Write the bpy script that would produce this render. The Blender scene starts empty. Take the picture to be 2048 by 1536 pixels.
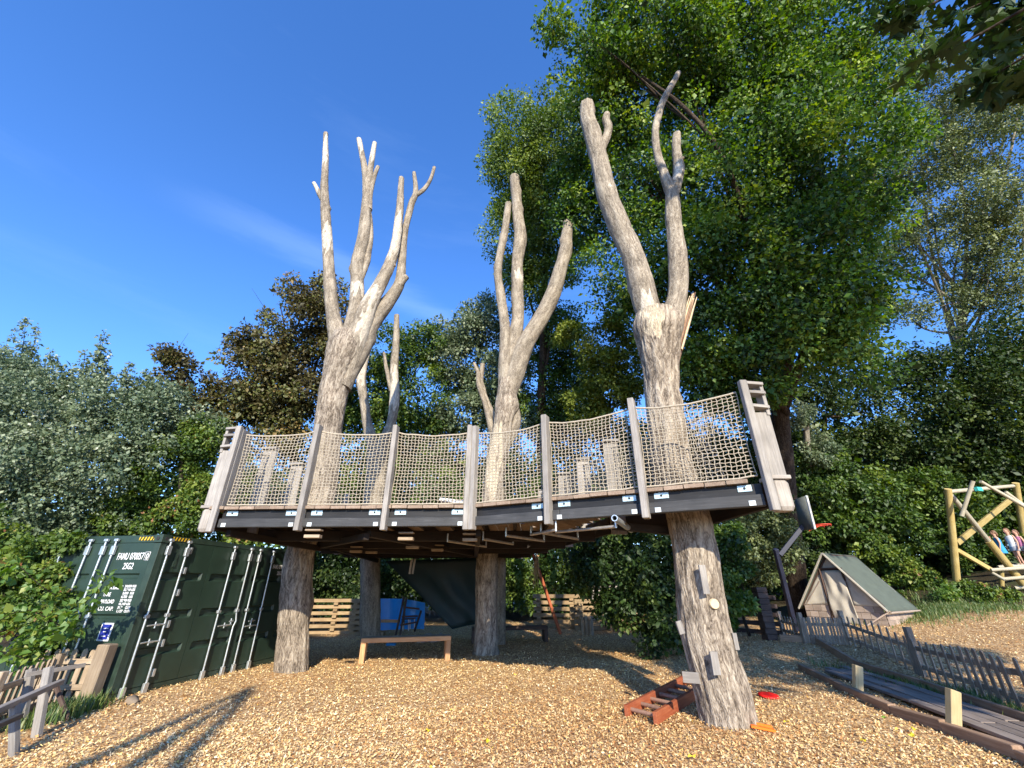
import bpy, math, random
import numpy as np
from mathutils import Vector, Matrix

random.seed(7)
R = np.random.default_rng(11)
sc = bpy.context.scene
COL = sc.collection

# ------------------------------------------------------------------ camera
EYE = np.array([0.0, 0.0, 1.65]); PITCH = math.radians(25.7); F = 845.0
cam_d = bpy.data.cameras.new('camera')
cam_d.sensor_width = 36.0; cam_d.lens = 36.0 * F / 2048.0
cam_d.clip_start = 0.05; cam_d.clip_end = 800
cam = bpy.data.objects.new('camera', cam_d); COL.objects.link(cam)
cam.location = EYE; cam.rotation_euler = (math.pi / 2 + PITCH, 0, 0)
sc.camera = cam

# ------------------------------------------------------------------ sun and sky
SUN_EL = math.radians(27.0); SUN_AZ = math.radians(7.5)          # the sun stands behind the viewer
travel = Vector((-math.sin(SUN_AZ) * math.cos(SUN_EL), math.cos(SUN_AZ) * math.cos(SUN_EL), -math.sin(SUN_EL)))
sun_d = bpy.data.lights.new('sun', 'SUN'); sun_d.energy = 4.4; sun_d.angle = math.radians(0.6); sun_d.color = (1.0, 0.90, 0.72)
sun = bpy.data.objects.new('sun', sun_d); COL.objects.link(sun)
sun.rotation_euler = travel.to_track_quat('-Z', 'Y').to_euler()
w = bpy.data.worlds.new('World'); sc.world = w; w.use_nodes = True
nt = w.node_tree; nt.nodes.clear()
sky = nt.nodes.new('ShaderNodeTexSky'); sky.sky_type = 'NISHITA'; sky.sun_disc = False
sky.sun_elevation = SUN_EL; sky.sun_rotation = math.radians(180 - 8)
sky.air_density = 1.0; sky.dust_density = 0.1; sky.ozone_density = 3.2; sky.altitude = 100
hs = nt.nodes.new('ShaderNodeHueSaturation'); hs.inputs['Saturation'].default_value = 1.12
hs.inputs['Value'].default_value = 1.30
tc = nt.nodes.new('ShaderNodeTexCoord')
mp = nt.nodes.new('ShaderNodeMapping'); mp.inputs['Rotation'].default_value = (0, 0.45, 0.2); mp.inputs['Scale'].default_value = (1.3, 1.3, 9.0)
cn = nt.nodes.new('ShaderNodeTexNoise'); cn.inputs['Scale'].default_value = 1.7; cn.inputs['Detail'].default_value = 6; cn.inputs['Roughness'].default_value = 0.62
cr = nt.nodes.new('ShaderNodeValToRGB'); cr.color_ramp.elements[0].position = 0.56; cr.color_ramp.elements[1].position = 0.85
cr.color_ramp.elements[1].color = (0.03, 0.03, 0.03, 1)
mixc = nt.nodes.new('ShaderNodeMix'); mixc.data_type = 'RGBA'
mixc.inputs[7].default_value = (5.0, 6.4, 8.2, 1)
bg = nt.nodes.new('ShaderNodeBackground'); bg.inputs['Strength'].default_value = 0.15
out = nt.nodes.new('ShaderNodeOutputWorld')
L = nt.links.new
tint = nt.nodes.new('ShaderNodeMix'); tint.data_type = 'RGBA'; tint.blend_type = 'MULTIPLY'; tint.inputs[0].default_value = 1.0; tint.inputs[7].default_value = (.76, .83, 1.05, 1)
L(sky.outputs[0], tint.inputs[6]); L(tint.outputs[2], hs.inputs['Color']); L(tc.outputs['Generated'], mp.inputs[0]); L(mp.outputs[0], cn.inputs['Vector'])
L(cn.outputs['Fac'], cr.inputs[0])
_a = Vector((-.62, .97 * .9, .85)).normalized(); _b = Vector((-.10, 1.05, .68)).normalized(); _n = _a.cross(_b).normalized(); _m = (_a + _b).normalized()
dt = nt.nodes.new('ShaderNodeVectorMath'); dt.operation = 'DOT_PRODUCT'; dt.inputs[1].default_value = _n; L(tc.outputs['Generated'], dt.inputs[0])
dm = nt.nodes.new('ShaderNodeVectorMath'); dm.operation = 'DOT_PRODUCT'; dm.inputs[1].default_value = _m; L(tc.outputs['Generated'], dm.inputs[0])
sq = nt.nodes.new('ShaderNodeMath'); sq.operation = 'MULTIPLY_ADD'; L(cn.outputs['Fac'], sq.inputs[0]); sq.inputs[1].default_value = .10; L(dt.outputs['Value'], sq.inputs[2])
sb_ = nt.nodes.new('ShaderNodeMath'); sb_.operation = 'SUBTRACT'; L(sq.outputs[0], sb_.inputs[0]); sb_.inputs[1].default_value = .05
ab_ = nt.nodes.new('ShaderNodeMath'); ab_.operation = 'ABSOLUTE'; L(sb_.outputs[0], ab_.inputs[0])
f1 = nt.nodes.new('ShaderNodeMapRange'); f1.interpolation_type = 'SMOOTHSTEP'; L(ab_.outputs[0], f1.inputs[0]); f1.inputs[1].default_value = .045; f1.inputs[2].default_value = .0; f1.inputs[3].default_value = 0; f1.inputs[4].default_value = .075
f2 = nt.nodes.new('ShaderNodeMapRange'); f2.interpolation_type = 'SMOOTHSTEP'; L(dm.outputs['Value'], f2.inputs[0]); f2.inputs[1].default_value = .90; f2.inputs[2].default_value = .99
mu = nt.nodes.new('ShaderNodeMath'); mu.operation = 'MULTIPLY'; L(f1.outputs[0], mu.inputs[0]); L(f2.outputs[0], mu.inputs[1])
ad = nt.nodes.new('ShaderNodeMath'); ad.operation = 'ADD'; L(mu.outputs[0], ad.inputs[0]); L(cr.outputs[0], ad.inputs[1]); L(ad.outputs[0], mixc.inputs[0]); L(hs.outputs[0], mixc.inputs[6])
L(mixc.outputs[2], bg.inputs[0]); L(bg.outputs[0], out.inputs[0])
sc.view_settings.view_transform = 'Standard'; sc.view_settings.look = 'None'
sc.view_settings.exposure = 0.90; sc.view_settings.gamma = 1.0; sc.view_settings.use_curve_mapping = False
sc.cycles.max_bounces = 7; sc.cycles.diffuse_bounces = 4; sc.cycles.glossy_bounces = 2
sc.cycles.transmission_bounces = 4; sc.cycles.transparent_max_bounces = 4
sc.cycles.use_denoising = True
sc.cycles.caustics_reflective = False; sc.cycles.caustics_refractive = False

# ------------------------------------------------------------------ measured points -> world
CP, SP = math.cos(PITCH), math.sin(PITCH)
def ray(u, v):
    x = (u - 1024.0) / F; y = -(v - 768.0) / F
    return np.array([x, CP - y * SP, SP + y * CP])
def at(u, v, t): return EYE + ray(u, v) * t
def onY(u, v, Y): r = ray(u, v); return EYE + r * (Y / r[1])
def onZ(u, v, z): r = ray(u, v); return EYE + r * ((z - EYE[2]) / r[2])

# ------------------------------------------------------------------ noise
_T = np.random.default_rng(5).random(4096)
def vnoise(p):
    p = np.asarray(p, dtype=np.float64); i = np.floor(p).astype(np.int64); f = p - i; f = f * f * (3 - 2 * f)
    def h(dx, dy, dz):
        return _T[((i[..., 0] + dx) * 73856093 ^ (i[..., 1] + dy) * 19349663 ^ (i[..., 2] + dz) * 83492791) & 4095]
    x0 = h(0,0,0) * (1 - f[..., 0]) + h(1,0,0) * f[..., 0]; x1 = h(0,1,0) * (1 - f[..., 0]) + h(1,1,0) * f[..., 0]
    x2 = h(0,0,1) * (1 - f[..., 0]) + h(1,0,1) * f[..., 0]; x3 = h(0,1,1) * (1 - f[..., 0]) + h(1,1,1) * f[..., 0]
    return (x0 * (1 - f[..., 1]) + x1 * f[..., 1]) * (1 - f[..., 2]) + (x2 * (1 - f[..., 1]) + x3 * f[..., 1]) * f[..., 2]

# ------------------------------------------------------------------ terrain
_cp = []
def cpt(p): _cp.append(np.array(p))
for x, y, z in [(-3,4,0),(0,4,0),(3,4,0),(5.4,5.8,0),(-5.3,5.9,-.02),(-6.4,8.3,0),(-5.6,13,0),(-5,17,.05),(0,8,0),(3,8,0),(0,13,0),(3,13,.03),
                (6,11,.02),(-1,18,.08),(3,18,.15),(-4,22,.1),(1,22,.2),(-9,7,0),(-10,12,0),(-12,20,0),(-14,4,0),(6.8,6.9,.02),(7.8,9.6,.04),(8.5,14.3,.32),
                (8.5,8,.12),(10,8,.3),(9.5,11,.38),(11,16,.55),(9,18,.5),(13.5,18.2,.7),(12,12,.5),(15,12,.75),(16.5,16,1.0),
                (17.5,19,1.65),(19,21,2.0),(22,20,2.4),(15,21,1.5),(12,22,1.1),(7,22,.5),(0,-5,0),(6,0,0),(12,2,.2),(-8,-4,0),(20,10,1.0),(22,0,.6),
                (0,34,.5),(14,34,2),(-14,34,.3),(28,26,3.5),(5.5,16,.3)]:
    cpt((x, y, z))
_CP = np.array(_cp)
def terrain(x, y):
    x = np.asarray(x, float); y = np.asarray(y, float)
    d2 = (x[..., None] - _CP[:, 0]) ** 2 + (y[..., None] - _CP[:, 1]) ** 2
    k = 1.0 / (d2 + 0.6) ** 2
    z = (k * _CP[:, 2]).sum(-1) / k.sum(-1)
    for (bx, by, br) in ((2.78, 6.95, .62), (-4.8, 10.8, .60), (-.72, 13.3, .5), (-4.9, 15.9, .45)):
        z = z + .055 * np.exp(-(((x - bx) ** 2 + (y - by) ** 2) / br ** 2) ** 1.5) * (.5 + vnoise(np.stack([x * 3, y * 3, x * 0 + 2], -1)))
    return z + 0.05 * (vnoise(np.stack([x * .45, y * .45, x * 0], -1)) - .5)
def tz(x, y): return float(terrain(np.array([x]), np.array([y]))[0])
def onG(u, v):
    z = 0.0
    for _ in range(12):
        p = onZ(u, v, z); z = tz(p[0], p[1])
    return onZ(u, v, z)

# ------------------------------------------------------------------ object plumbing
WM = {}
def _link(o, parent, M):
    COL.objects.link(o)
    if parent is not None:
        o.parent = parent; o.matrix_basis = WM[parent.name].inverted() @ M
    else:
        o.matrix_basis = M
    WM[o.name] = M.copy(); return o
def thing(name, label, cat, loc=(0, 0, 0), group=None, rz=0.0):
    o = bpy.data.objects.new(name, None); o.empty_display_size = .2
    _link(o, None, Matrix.Translation(Vector(loc)) @ Matrix.Rotation(rz, 4, 'Z'))
    o['label'] = label; o['category'] = cat
    if group: o['group'] = group
    return o
def tag(o, label, cat, group=None):
    o['label'] = label; o['category'] = cat
    if group: o['group'] = group
    return o
def kind(o, k): o['kind'] = k; return o
def mesh_np(name, V, Fq, mats, smooth=False, attrs=None, fattrs=None, midx=None):
    """V (n,3); Fq list of arrays with 3 or 4 columns (or one array)."""
    if isinstance(Fq, np.ndarray): Fq = [Fq]
    me = bpy.data.meshes.new(name)
    V = np.asarray(V, np.float32); me.vertices.add(len(V)); me.vertices.foreach_set('co', V.ravel())
    loops = np.concatenate([f.ravel() for f in Fq]).astype(np.int32)
    sizes = np.concatenate([np.full(len(f), f.shape[1], np.int32) for f in Fq])
    me.loops.add(len(loops)); me.loops.foreach_set('vertex_index', loops)
    me.polygons.add(len(sizes)); st = np.concatenate([[0], np.cumsum(sizes)[:-1]]).astype(np.int32)
    me.polygons.foreach_set('loop_start', st)
    for m in (mats if isinstance(mats, (list, tuple)) else [mats]): me.materials.append(m)
    if midx is not None: me.polygons.foreach_set('material_index', np.asarray(midx, np.int32))
    if smooth: me.polygons.foreach_set('use_smooth', np.ones(len(sizes), bool))
    for k, a in (attrs or {}).items():
        a = np.asarray(a, np.float32)
        if a.ndim == 2:
            at_ = me.attributes.new(k, 'FLOAT_VECTOR', 'POINT'); at_.data.foreach_set('vector', a.ravel())
        else:
            at_ = me.attributes.new(k, 'FLOAT', 'POINT'); at_.data.foreach_set('value', a)
    for k, a in (fattrs or {}).items():
        at_ = me.attributes.new(k, 'FLOAT', 'FACE'); at_.data.foreach_set('value', np.asarray(a, np.float32))
    me.update(calc_edges=True); me.validate()
    return me
def obj(name, me, parent=None, M=None):
    return _link(bpy.data.objects.new(name, me), parent, M or Matrix.Identity(4))

_bc = {}
def box_mesh(l, w_, h, mat, ch=None):
    """box centred at origin, length along X, chamfered long edges and ends."""
    if ch is None: ch = min(w_, h) * 0.08
    key = (round(l, 3), round(w_, 3), round(h, 3), mat.name, round(ch, 4))
    if key in _bc: return _bc[key]
    a, b, c = w_ / 2, h / 2, ch
    prof = [(-a + c, -b), (a - c, -b), (a, -b + c), (a, b - c), (a - c, b), (-a + c, b), (-a, b - c), (-a, -b + c)]
    V = []; 
    for sx in (-1, 1):
        V += [(sx * (l / 2), y * (1 - c / a * .5), z * (1 - c / b * .5)) for y, z in prof]
    V2 = V[:8] + [(-l / 2 + c, y, z) for y, z in prof] + [(l / 2 - c, y, z) for y, z in prof] + V[8:]
    faces = [list(range(7, -1, -1)), [24 + i for i in range(8)]]
    for r in range(3):
        for i in range(8):
            j = (i + 1) % 8; faces.append([r * 8 + i, r * 8 + j, r * 8 + 8 + j, r * 8 + 8 + i])
    me = bpy.data.meshes.new('board'); me.from_pydata(V2, [], faces); me.materials.append(mat); me.update()
    _bc[key] = me; return me
def frame(p0, p1, up=(0, 0, 1)):
    p0, p1 = Vector(p0), Vector(p1); x = (p1 - p0).normalized(); u = Vector(up)
    if abs(x.dot(u)) > .98: u = Vector((0, 1, 0))
    y = u.cross(x).normalized(); z = x.cross(y)
    M = Matrix((x, y, z)).transposed().to_4x4(); M.translation = (p0 + p1) / 2; return M, (p1 - p0).length
def beam(name, parent, p0, p1, w_, h, mat, up=(0, 0, 1), ch=None):
    """w_ across, h along 'up'."""
    M, l = frame(p0, p1, up)
    return obj(name, box_mesh(l, w_, h, mat, ch), parent, M)
def tube_arrays(P, rad, n=8, cap=True):
    P = np.asarray(P, float); rad = np.broadcast_to(np.asarray(rad, float), (len(P),))
    T = np.gradient(P, axis=0); T /= np.linalg.norm(T, axis=1)[:, None] + 1e-9
    a = np.array([0., 0., 1.]) if abs(T[0][2]) < .8 else np.array([0., 1., 0.])
    N = np.cross(T[0], a); N /= np.linalg.norm(N); Ns = [N]
    for i in range(1, len(P)):
        N = Ns[-1] - T[i] * np.dot(Ns[-1], T[i]); N /= np.linalg.norm(N) + 1e-9; Ns.append(N)
    Ns = np.array(Ns); B = np.cross(T, Ns)
    th = np.arange(n) * 2 * math.pi / n
    V = P[:, None, :] + rad[:, None, None] * (np.cos(th)[None, :, None] * Ns[:, None, :] + np.sin(th)[None, :, None] * B[:, None, :])
    m = len(P); i = np.arange(m - 1)[:, None]; j = np.arange(n)[None, :]; jn = (j + 1) % n
    Q = np.stack([i * n + j, i * n + jn, (i + 1) * n + jn, (i + 1) * n + j], -1).reshape(-1, 4)
    V = V.reshape(-1, 3); tri = np.zeros((0, 3), int)
    if cap:
        V = np.vstack([V, V[:n], V[(m - 1) * n:m * n], P[0], P[-1]]); c0, c1 = m * n + 2 * n, m * n + 2 * n + 1; j = np.arange(n); jn = (j + 1) % n
        tri = np.vstack([np.stack([np.full(n, c0), m * n + jn, m * n + j], 1), np.stack([np.full(n, c1), m * n + n + j, m * n + n + jn], 1)])
    return V, Q, tri
class MB:
    def __init__(s): s.V = []; s.Q = []; s.T = []; s.n = 0
    def add(s, V, Q=None, T=None):
        V = np.asarray(V, float)
        if Q is not None and len(Q): s.Q.append(np.asarray(Q) + s.n)
        if T is not None and len(T): s.T.append(np.asarray(T) + s.n)
        s.V.append(V); s.n += len(V); return s
    def tube(s, P, r, n=8, cap=True): return s.add(*tube_arrays(P, r, n, cap))
    def box(s, c, sz, M=None):
        c = np.array(c, float); d = np.array(sz, float) / 2
        V = np.array([[x, y, z] for x in (-1, 1) for y in (-1, 1) for z in (-1, 1)]) * d + c
        if M is not None: V = V @ np.array(M.to_3x3()).T + np.array(M.translation)
        return s.add(V, [[0,1,3,2],[4,6,7,5],[0,4,5,1],[2,3,7,6],[0,2,6,4],[1,5,7,3]])
    def quad(s, a, b, c, d): return s.add([a, b, c, d], [[0,1,2,3]])
    def mesh(s, name, mat, smooth=False, **k):
        F_ = []
        if s.Q: F_.append(np.vstack(s.Q))
        if s.T: F_.append(np.vstack(s.T))
        return mesh_np(name, np.vstack(s.V), F_, mat, smooth, **k)
    def build(s, name, mat, parent=None, smooth=False, M=None):
        if M is not None:      # verts given in world, keep identity
            pass
        return obj(name, s.mesh(name, mat, smooth), parent, M)
def pipe(name, parent, pts, r, mat, n=10, smooth=True):
    return MB().tube(pts, r, n).build(name, mat, parent, smooth)
def smoothpath(P, k=6):
    P = np.asarray(P, float); n = len(P); out_ = []
    Q = np.vstack([2 * P[0] - P[1], P, 2 * P[-1] - P[-2]])
    for i in range(n - 1):
        a, b, c, d = Q[i:i + 4]
        for s_ in np.arange(k) / k:
            out_.append(.5 * ((2 * b) + (-a + c) * s_ + (2 * a - 5 * b + 4 * c - d) * s_ ** 2 + (-a + 3 * b - 3 * c + d) * s_ ** 3))
    out_.append(P[-1]); return np.array(out_)

# ------------------------------------------------------------------ materials
def mat_new(name):
    m = bpy.data.materials.new(name); m.use_nodes = True; n = m.node_tree; n.nodes.clear()
    o = n.nodes.new('ShaderNodeOutputMaterial'); return m, n, o
def ramp(n, stops):
    r = n.nodes.new('ShaderNodeValToRGB'); e = r.color_ramp.elements
    while len(e) < len(stops): e.new(.5)
    for i, (p, c) in enumerate(stops): e[i].position = p; e[i].color = (*c, 1)
    return r
def wood(name, stops, rough=.75, grain=22., bump=.25, spec=.3):
    m, n, o = mat_new(name); N = n.nodes.new; lk = n.links.new
    b = N('ShaderNodeBsdfPrincipled'); b.inputs['Roughness'].default_value = rough; b.inputs['Specular IOR Level'].default_value = spec
    tc = N('ShaderNodeTexCoord'); oi = N('ShaderNodeObjectInfo')
    add = N('ShaderNodeVectorMath'); add.operation = 'ADD'; sc_ = N('ShaderNodeVectorMath'); sc_.operation = 'SCALE'
    comb = N('ShaderNodeCombineXYZ'); 
    for i in range(3): lk(oi.outputs['Random'], comb.inputs[i])
    lk(comb.outputs[0], sc_.inputs[0]); sc_.inputs['Scale'].default_value = 37.0
    lk(tc.outputs['Object'], add.inputs[0]); lk(sc_.outputs[0], add.inputs[1])
    mp = N('ShaderNodeMapping'); mp.inputs['Scale'].default_value = (.06, 1, 1); lk(add.outputs[0], mp.inputs[0])
    g = N('ShaderNodeTexNoise'); g.inputs['Scale'].default_value = grain * 2; g.inputs['Detail'].default_value = 6; g.inputs['Roughness'].default_value = .65; lk(mp.outputs[0], g.inputs['Vector'])
    g2 = N('ShaderNodeTexNoise'); g2.inputs['Scale'].default_value = 3.0; g2.inputs['Detail'].default_value = 5; lk(add.outputs[0], g2.inputs['Vector'])
    mx = N('ShaderNodeMath'); mx.operation = 'MULTIPLY_ADD'; lk(g.outputs['Fac'], mx.inputs[0]); mx.inputs[1].default_value = .62
    m2 = N('ShaderNodeMath'); m2.operation = 'MULTIPLY'; lk(g2.outputs['Fac'], m2.inputs[0]); m2.inputs[1].default_value = .38; lk(m2.outputs[0], mx.inputs[2])
    r = ramp(n, stops); lk(mx.outputs[0], r.inputs[0])
    hv = N('ShaderNodeHueSaturation'); lk(r.outputs[0], hv.inputs['Color'])
    mr = N('ShaderNodeMapRange'); lk(oi.outputs['Random'], mr.inputs[0]); mr.inputs[3].default_value = .78; mr.inputs[4].default_value = 1.18; lk(mr.outputs[0], hv.inputs['Value'])
    lk(hv.outputs[0], b.inputs['Base Color'])
    bp = N('ShaderNodeBump'); bp.inputs['Strength'].default_value = bump; bp.inputs['Distance'].default_value = .01; lk(mx.outputs[0], bp.inputs['Height']); lk(bp.outputs[0], b.inputs['Normal'])
    lk(b.outputs[0], o.inputs[0]); return m
def plain(name, col, rough=.5, metal=0., spec=.5, var=.15, scale=6., bump=0.0, trans=0.):
    m, n, o = mat_new(name); N = n.nodes.new; lk = n.links.new
    b = N('ShaderNodeBsdfPrincipled'); b.inputs['Roughness'].default_value = rough; b.inputs['Metallic'].default_value = metal; b.inputs['Specular IOR Level'].default_value = spec
    tc = N('ShaderNodeTexCoord'); g = N('ShaderNodeTexNoise'); g.inputs['Scale'].default_value = scale; g.inputs['Detail'].default_value = 7; g.inputs['Roughness'].default_value = .65
    lk(tc.outputs['Object'], g.inputs['Vector'])
    c = np.array(col); r = ramp(n, [(.3, tuple(c * (1 - var))), (.7, tuple(np.minimum(c * (1 + var), 1)))]); lk(g.outputs['Fac'], r.inputs[0]); lk(r.outputs[0], b.inputs['Base Color'])
    rr = N('ShaderNodeMapRange'); lk(g.outputs['Fac'], rr.inputs[0]); rr.inputs[3].default_value = rough * .8; rr.inputs[4].default_value = min(1, rough * 1.25); lk(rr.outputs[0], b.inputs['Roughness'])
    if bump:
        bp = N('ShaderNodeBump'); bp.inputs['Strength'].default_value = bump; bp.inputs['Distance'].default_value = .01; lk(g.outputs['Fac'], bp.inputs['Height']); lk(bp.outputs[0], b.inputs['Normal'])
    s = b.outputs[0]
    if trans:
        t = N('ShaderNodeBsdfTranslucent'); lk(r.outputs[0], t.inputs['Color']); ms = N('ShaderNodeMixShader'); ms.inputs[0].default_value = trans
        lk(b.outputs[0], ms.inputs[1]); lk(t.outputs[0], ms.inputs[2]); s = ms.outputs[0]
    lk(s, o.inputs[0]); return m
def leafmat(name, stops, trans=.35, gloss=.05, rough=.55):
    m, n, o = mat_new(name); N = n.nodes.new; lk = n.links.new
    a = N('ShaderNodeAttribute'); a.attribute_name = 'rnd'; r = ramp(n, stops); lk(a.outputs['Fac'], r.inputs[0])
    d = N('ShaderNodeBsdfDiffuse'); lk(r.outputs[0], d.inputs['Color'])
    t = N('ShaderNodeBsdfTranslucent'); hv = N('ShaderNodeHueSaturation'); hv.inputs['Saturation'].default_value = 1.15; hv.inputs['Value'].default_value = 1.25; hv.inputs['Hue'].default_value = .485
    lk(r.outputs[0], hv.inputs['Color']); lk(hv.outputs[0], t.inputs['Color'])
    m1 = N('ShaderNodeMixShader'); m1.inputs[0].default_value = trans; lk(d.outputs[0], m1.inputs[1]); lk(t.outputs[0], m1.inputs[2])
    g = N('ShaderNodeBsdfGlossy'); g.inputs['Roughness'].default_value = rough; g.inputs['Color'].default_value = (.9, .95, .9, 1)
    m2 = N('ShaderNodeMixShader'); m2.inputs[0].default_value = gloss; lk(m1.outputs[0], m2.inputs[1]); lk(g.outputs[0], m2.inputs[2])
    lk(m2.outputs[0], o.inputs[0]); return m
def bark(name, dark, mid, light, bare=(.42, .36, .28), scale=1.0, bump=.9):
    m, n, o = mat_new(name); N = n.nodes.new; lk = n.links.new
    b = N('ShaderNodeBsdfPrincipled'); b.inputs['Roughness'].default_value = .9; b.inputs['Specular IOR Level'].default_value = .15
    a = N('ShaderNodeAttribute'); a.attribute_name = 'barkco'
    mp = N('ShaderNodeMapping'); mp.inputs['Scale'].default_value = (1, 1, .27); lk(a.outputs['Vector'], mp.inputs[0])
    def ridged(sc_, dist, det):
        q = N('ShaderNodeTexNoise'); q.inputs['Scale'].default_value = sc_ * scale; q.inputs['Detail'].default_value = det; q.inputs['Roughness'].default_value = .5; q.inputs['Distortion'].default_value = dist; lk(mp.outputs[0], q.inputs['Vector'])
        s1 = N('ShaderNodeMath'); s1.operation = 'SUBTRACT'; lk(q.outputs['Fac'], s1.inputs[0]); s1.inputs[1].default_value = .5
        s2 = N('ShaderNodeMath'); s2.operation = 'ABSOLUTE'; lk(s1.outputs[0], s2.inputs[0]); s3 = N('ShaderNodeMath'); s3.operation = 'MULTIPLY'; lk(s2.outputs[0], s3.inputs[0]); s3.inputs[1].default_value = 7.0; s3.use_clamp = True; return s3
    ra, rb_ = ridged(15, .8, 3), ridged(42, .5, 2)
    v = N('ShaderNodeMath'); v.operation = 'MULTIPLY_ADD'; lk(ra.outputs[0], v.inputs[0]); v.inputs[1].default_value = .6
    v2 = N('ShaderNodeMath'); v2.operation = 'MULTIPLY'; lk(rb_.outputs[0], v2.inputs[0]); v2.inputs[1].default_value = .4; lk(v2.outputs[0], v.inputs[2])
    g = N('ShaderNodeTexNoise'); g.inputs['Scale'].default_value = 2.2; g.inputs['Detail'].default_value = 4; lk(a.outputs['Vector'], g.inputs['Vector'])
    rid = N('ShaderNodeAttribute'); rid.attribute_name = 'ridge'
    mix = N('ShaderNodeMath'); mix.operation = 'MULTIPLY_ADD'; lk(v.outputs[0], mix.inputs[0]); mix.inputs[1].default_value = .6
    ml = N('ShaderNodeMath'); ml.operation = 'MULTIPLY'; lk(rid.outputs['Fac'], ml.inputs[0]); ml.inputs[1].default_value = .4; lk(ml.outputs[0], mix.inputs[2])
    r = ramp(n, [(.12, dark), (.42, mid), (.80, light)]); lk(mix.outputs[0], r.inputs[0])
    hv = N('ShaderNodeHueSaturation'); mr = N('ShaderNodeMapRange'); lk(g.outputs['Fac'], mr.inputs[0]); mr.inputs[1].default_value = .3; mr.inputs[2].default_value = .7; mr.inputs[3].default_value = .8; mr.inputs[4].default_value = 1.15
    lk(mr.outputs[0], hv.inputs['Value']); lk(r.outputs[0], hv.inputs['Color'])
    ba = N('ShaderNodeAttribute'); ba.attribute_name = 'bare'; th = N('ShaderNodeMapRange'); lk(ba.outputs['Fac'], th.inputs[0]); th.inputs[1].default_value = .42; th.inputs[2].default_value = .5
    mc = N('ShaderNodeMix'); mc.data_type = 'RGBA'; lk(th.outputs[0], mc.inputs[0]); lk(hv.outputs[0], mc.inputs[6])
    bc = ramp(n, [(.3, tuple(np.array(bare) * .7)), (.7, tuple(np.array(bare) * 1.15))]); lk(v.outputs[0], bc.inputs[0]); lk(bc.outputs[0], mc.inputs[7])
    lk(mc.outputs[2], b.inputs['Base Color'])
    bp = N('ShaderNodeBump'); bp.inputs['Strength'].default_value = bump; bp.inputs['Distance'].default_value = .014; lk(v.outputs[0], bp.inputs['Height']); lk(bp.outputs[0], b.inputs['Normal'])
    lk(b.outputs[0], o.inputs[0]); return m

M = {}
M['grey'] = wood('weathered_wood', [(.25, (.16, .14, .12)), (.5, (.30, .27, .24)), (.75, (.44, .41, .37))])
M['post'] = wood('pale_post_wood', [(.25, (.13, .12, .11)), (.5, (.27, .25, .23)), (.75, (.43, .405, .37))])
M['deck'] = wood('deck_wood', [(.25, (.14, .09, .06)), (.5, (.26, .19, .14)), (.75, (.40, .33, .26))])
M['black'] = wood('black_stained_wood', [(.3, (.010, .010, .011)), (.55, (.020, .020, .022)), (.8, (.05, .05, .054))], rough=.55)
M['black2'] = wood('charcoal_stained_wood', [(.3, (.032, .033, .035)), (.55, (.058, .059, .062)), (.8, (.12, .12, .125))], rough=.6)
M['joist'] = wood('joist_wood', [(.3, (.012, .009, .008)), (.6, (.028, .02, .016)), (.8, (.06, .045, .032))])  # underside timber darkened, shade below the deck put into its colour
M['tan'] = wood('tan_fence_wood', [(.25, (.16, .11, .07)), (.5, (.33, .25, .17)), (.75, (.5, .41, .30))])
M['bench'] = wood('bench_wood', [(.25, (.34, .17, .07)), (.5, (.52, .29, .14)), (.75, (.68, .45, .26))])
M['benchtop'] = wood('weathered_bench_top', [(.25, (.12, .12, .09)), (.5, (.22, .22, .17)), (.75, (.34, .33, .28))])
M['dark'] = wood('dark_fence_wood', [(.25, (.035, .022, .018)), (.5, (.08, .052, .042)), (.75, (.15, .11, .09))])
M['picket'] = wood('picket_wood', [(.25, (.17, .12, .085)), (.5, (.33, .25, .18)), (.75, (.50, .41, .32))])
M['sleeper'] = wood('sleeper_wood', [(.25, (.16, .09, .055)), (.5, (.30, .19, .12)), (.75, (.46, .33, .23))])
M['plank'] = wood('walkway_wood', [(.25, (.13, .10, .085)), (.5, (.24, .195, .165)), (.75, (.38, .32, .28))])
M['newpost'] = wood('new_post_wood', [(.25, (.36, .25, .12)), (.5, (.52, .40, .21)), (.75, (.66, .54, .32))])
M['ladder'] = wood('red_brown_ladder_wood', [(.25, (.20, .045, .02)), (.5, (.33, .09, .04)), (.75, (.46, .17, .08))], rough=.55)
M['ladderbrown'] = wood('torn_brown_bark', [(.25, (.12, .06, .035)), (.5, (.24, .14, .085)), (.75, (.40, .28, .19))])
M['rung'] = wood('worn_rung_wood', [(.25, (.20, .10, .07)), (.5, (.33, .19, .13)), (.75, (.45, .30, .22))])
M['log'] = wood('yellow_log_wood', [(.25, (.26, .18, .06)), (.5, (.42, .32, .12)), (.75, (.56, .46, .24))])
M['palelog'] = wood('pale_log_wood', [(.25, (.28, .25, .18)), (.5, (.44, .40, .30)), (.75, (.60, .56, .46))])
M['stack'] = wood('stacked_timber', [(.25, (.16, .10, .05)), (.5, (.32, .22, .12)), (.75, (.48, .38, .22))])
M['steel'] = plain('galvanised_steel', (.62, .66, .68), .38, .75, var=.12, scale=30)
M['pipe'] = plain('dull_steel_pipe', (.42, .38, .33), .5, .5, var=.2, scale=20)
M['plate'] = plain('zinc_bracket', (.50, .66, .72), .45, .25, var=.2, scale=40)
M['platew'] = plain('pale_zinc_plate', (.60, .66, .68), .45, .1)
M['hole'] = plain('dark_hole', (.02, .02, .02), .8)
M['green'] = plain('container_green_paint', (.020, .041, .028), .45, 0, var=.22, scale=2.2)
M['greend'] = plain('container_edge_paint', (.024, .044, .031), .5, 0, var=.3, scale=5)
M['white'] = plain('white_lettering', (.8, .8, .8), .5, var=.05)
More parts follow.
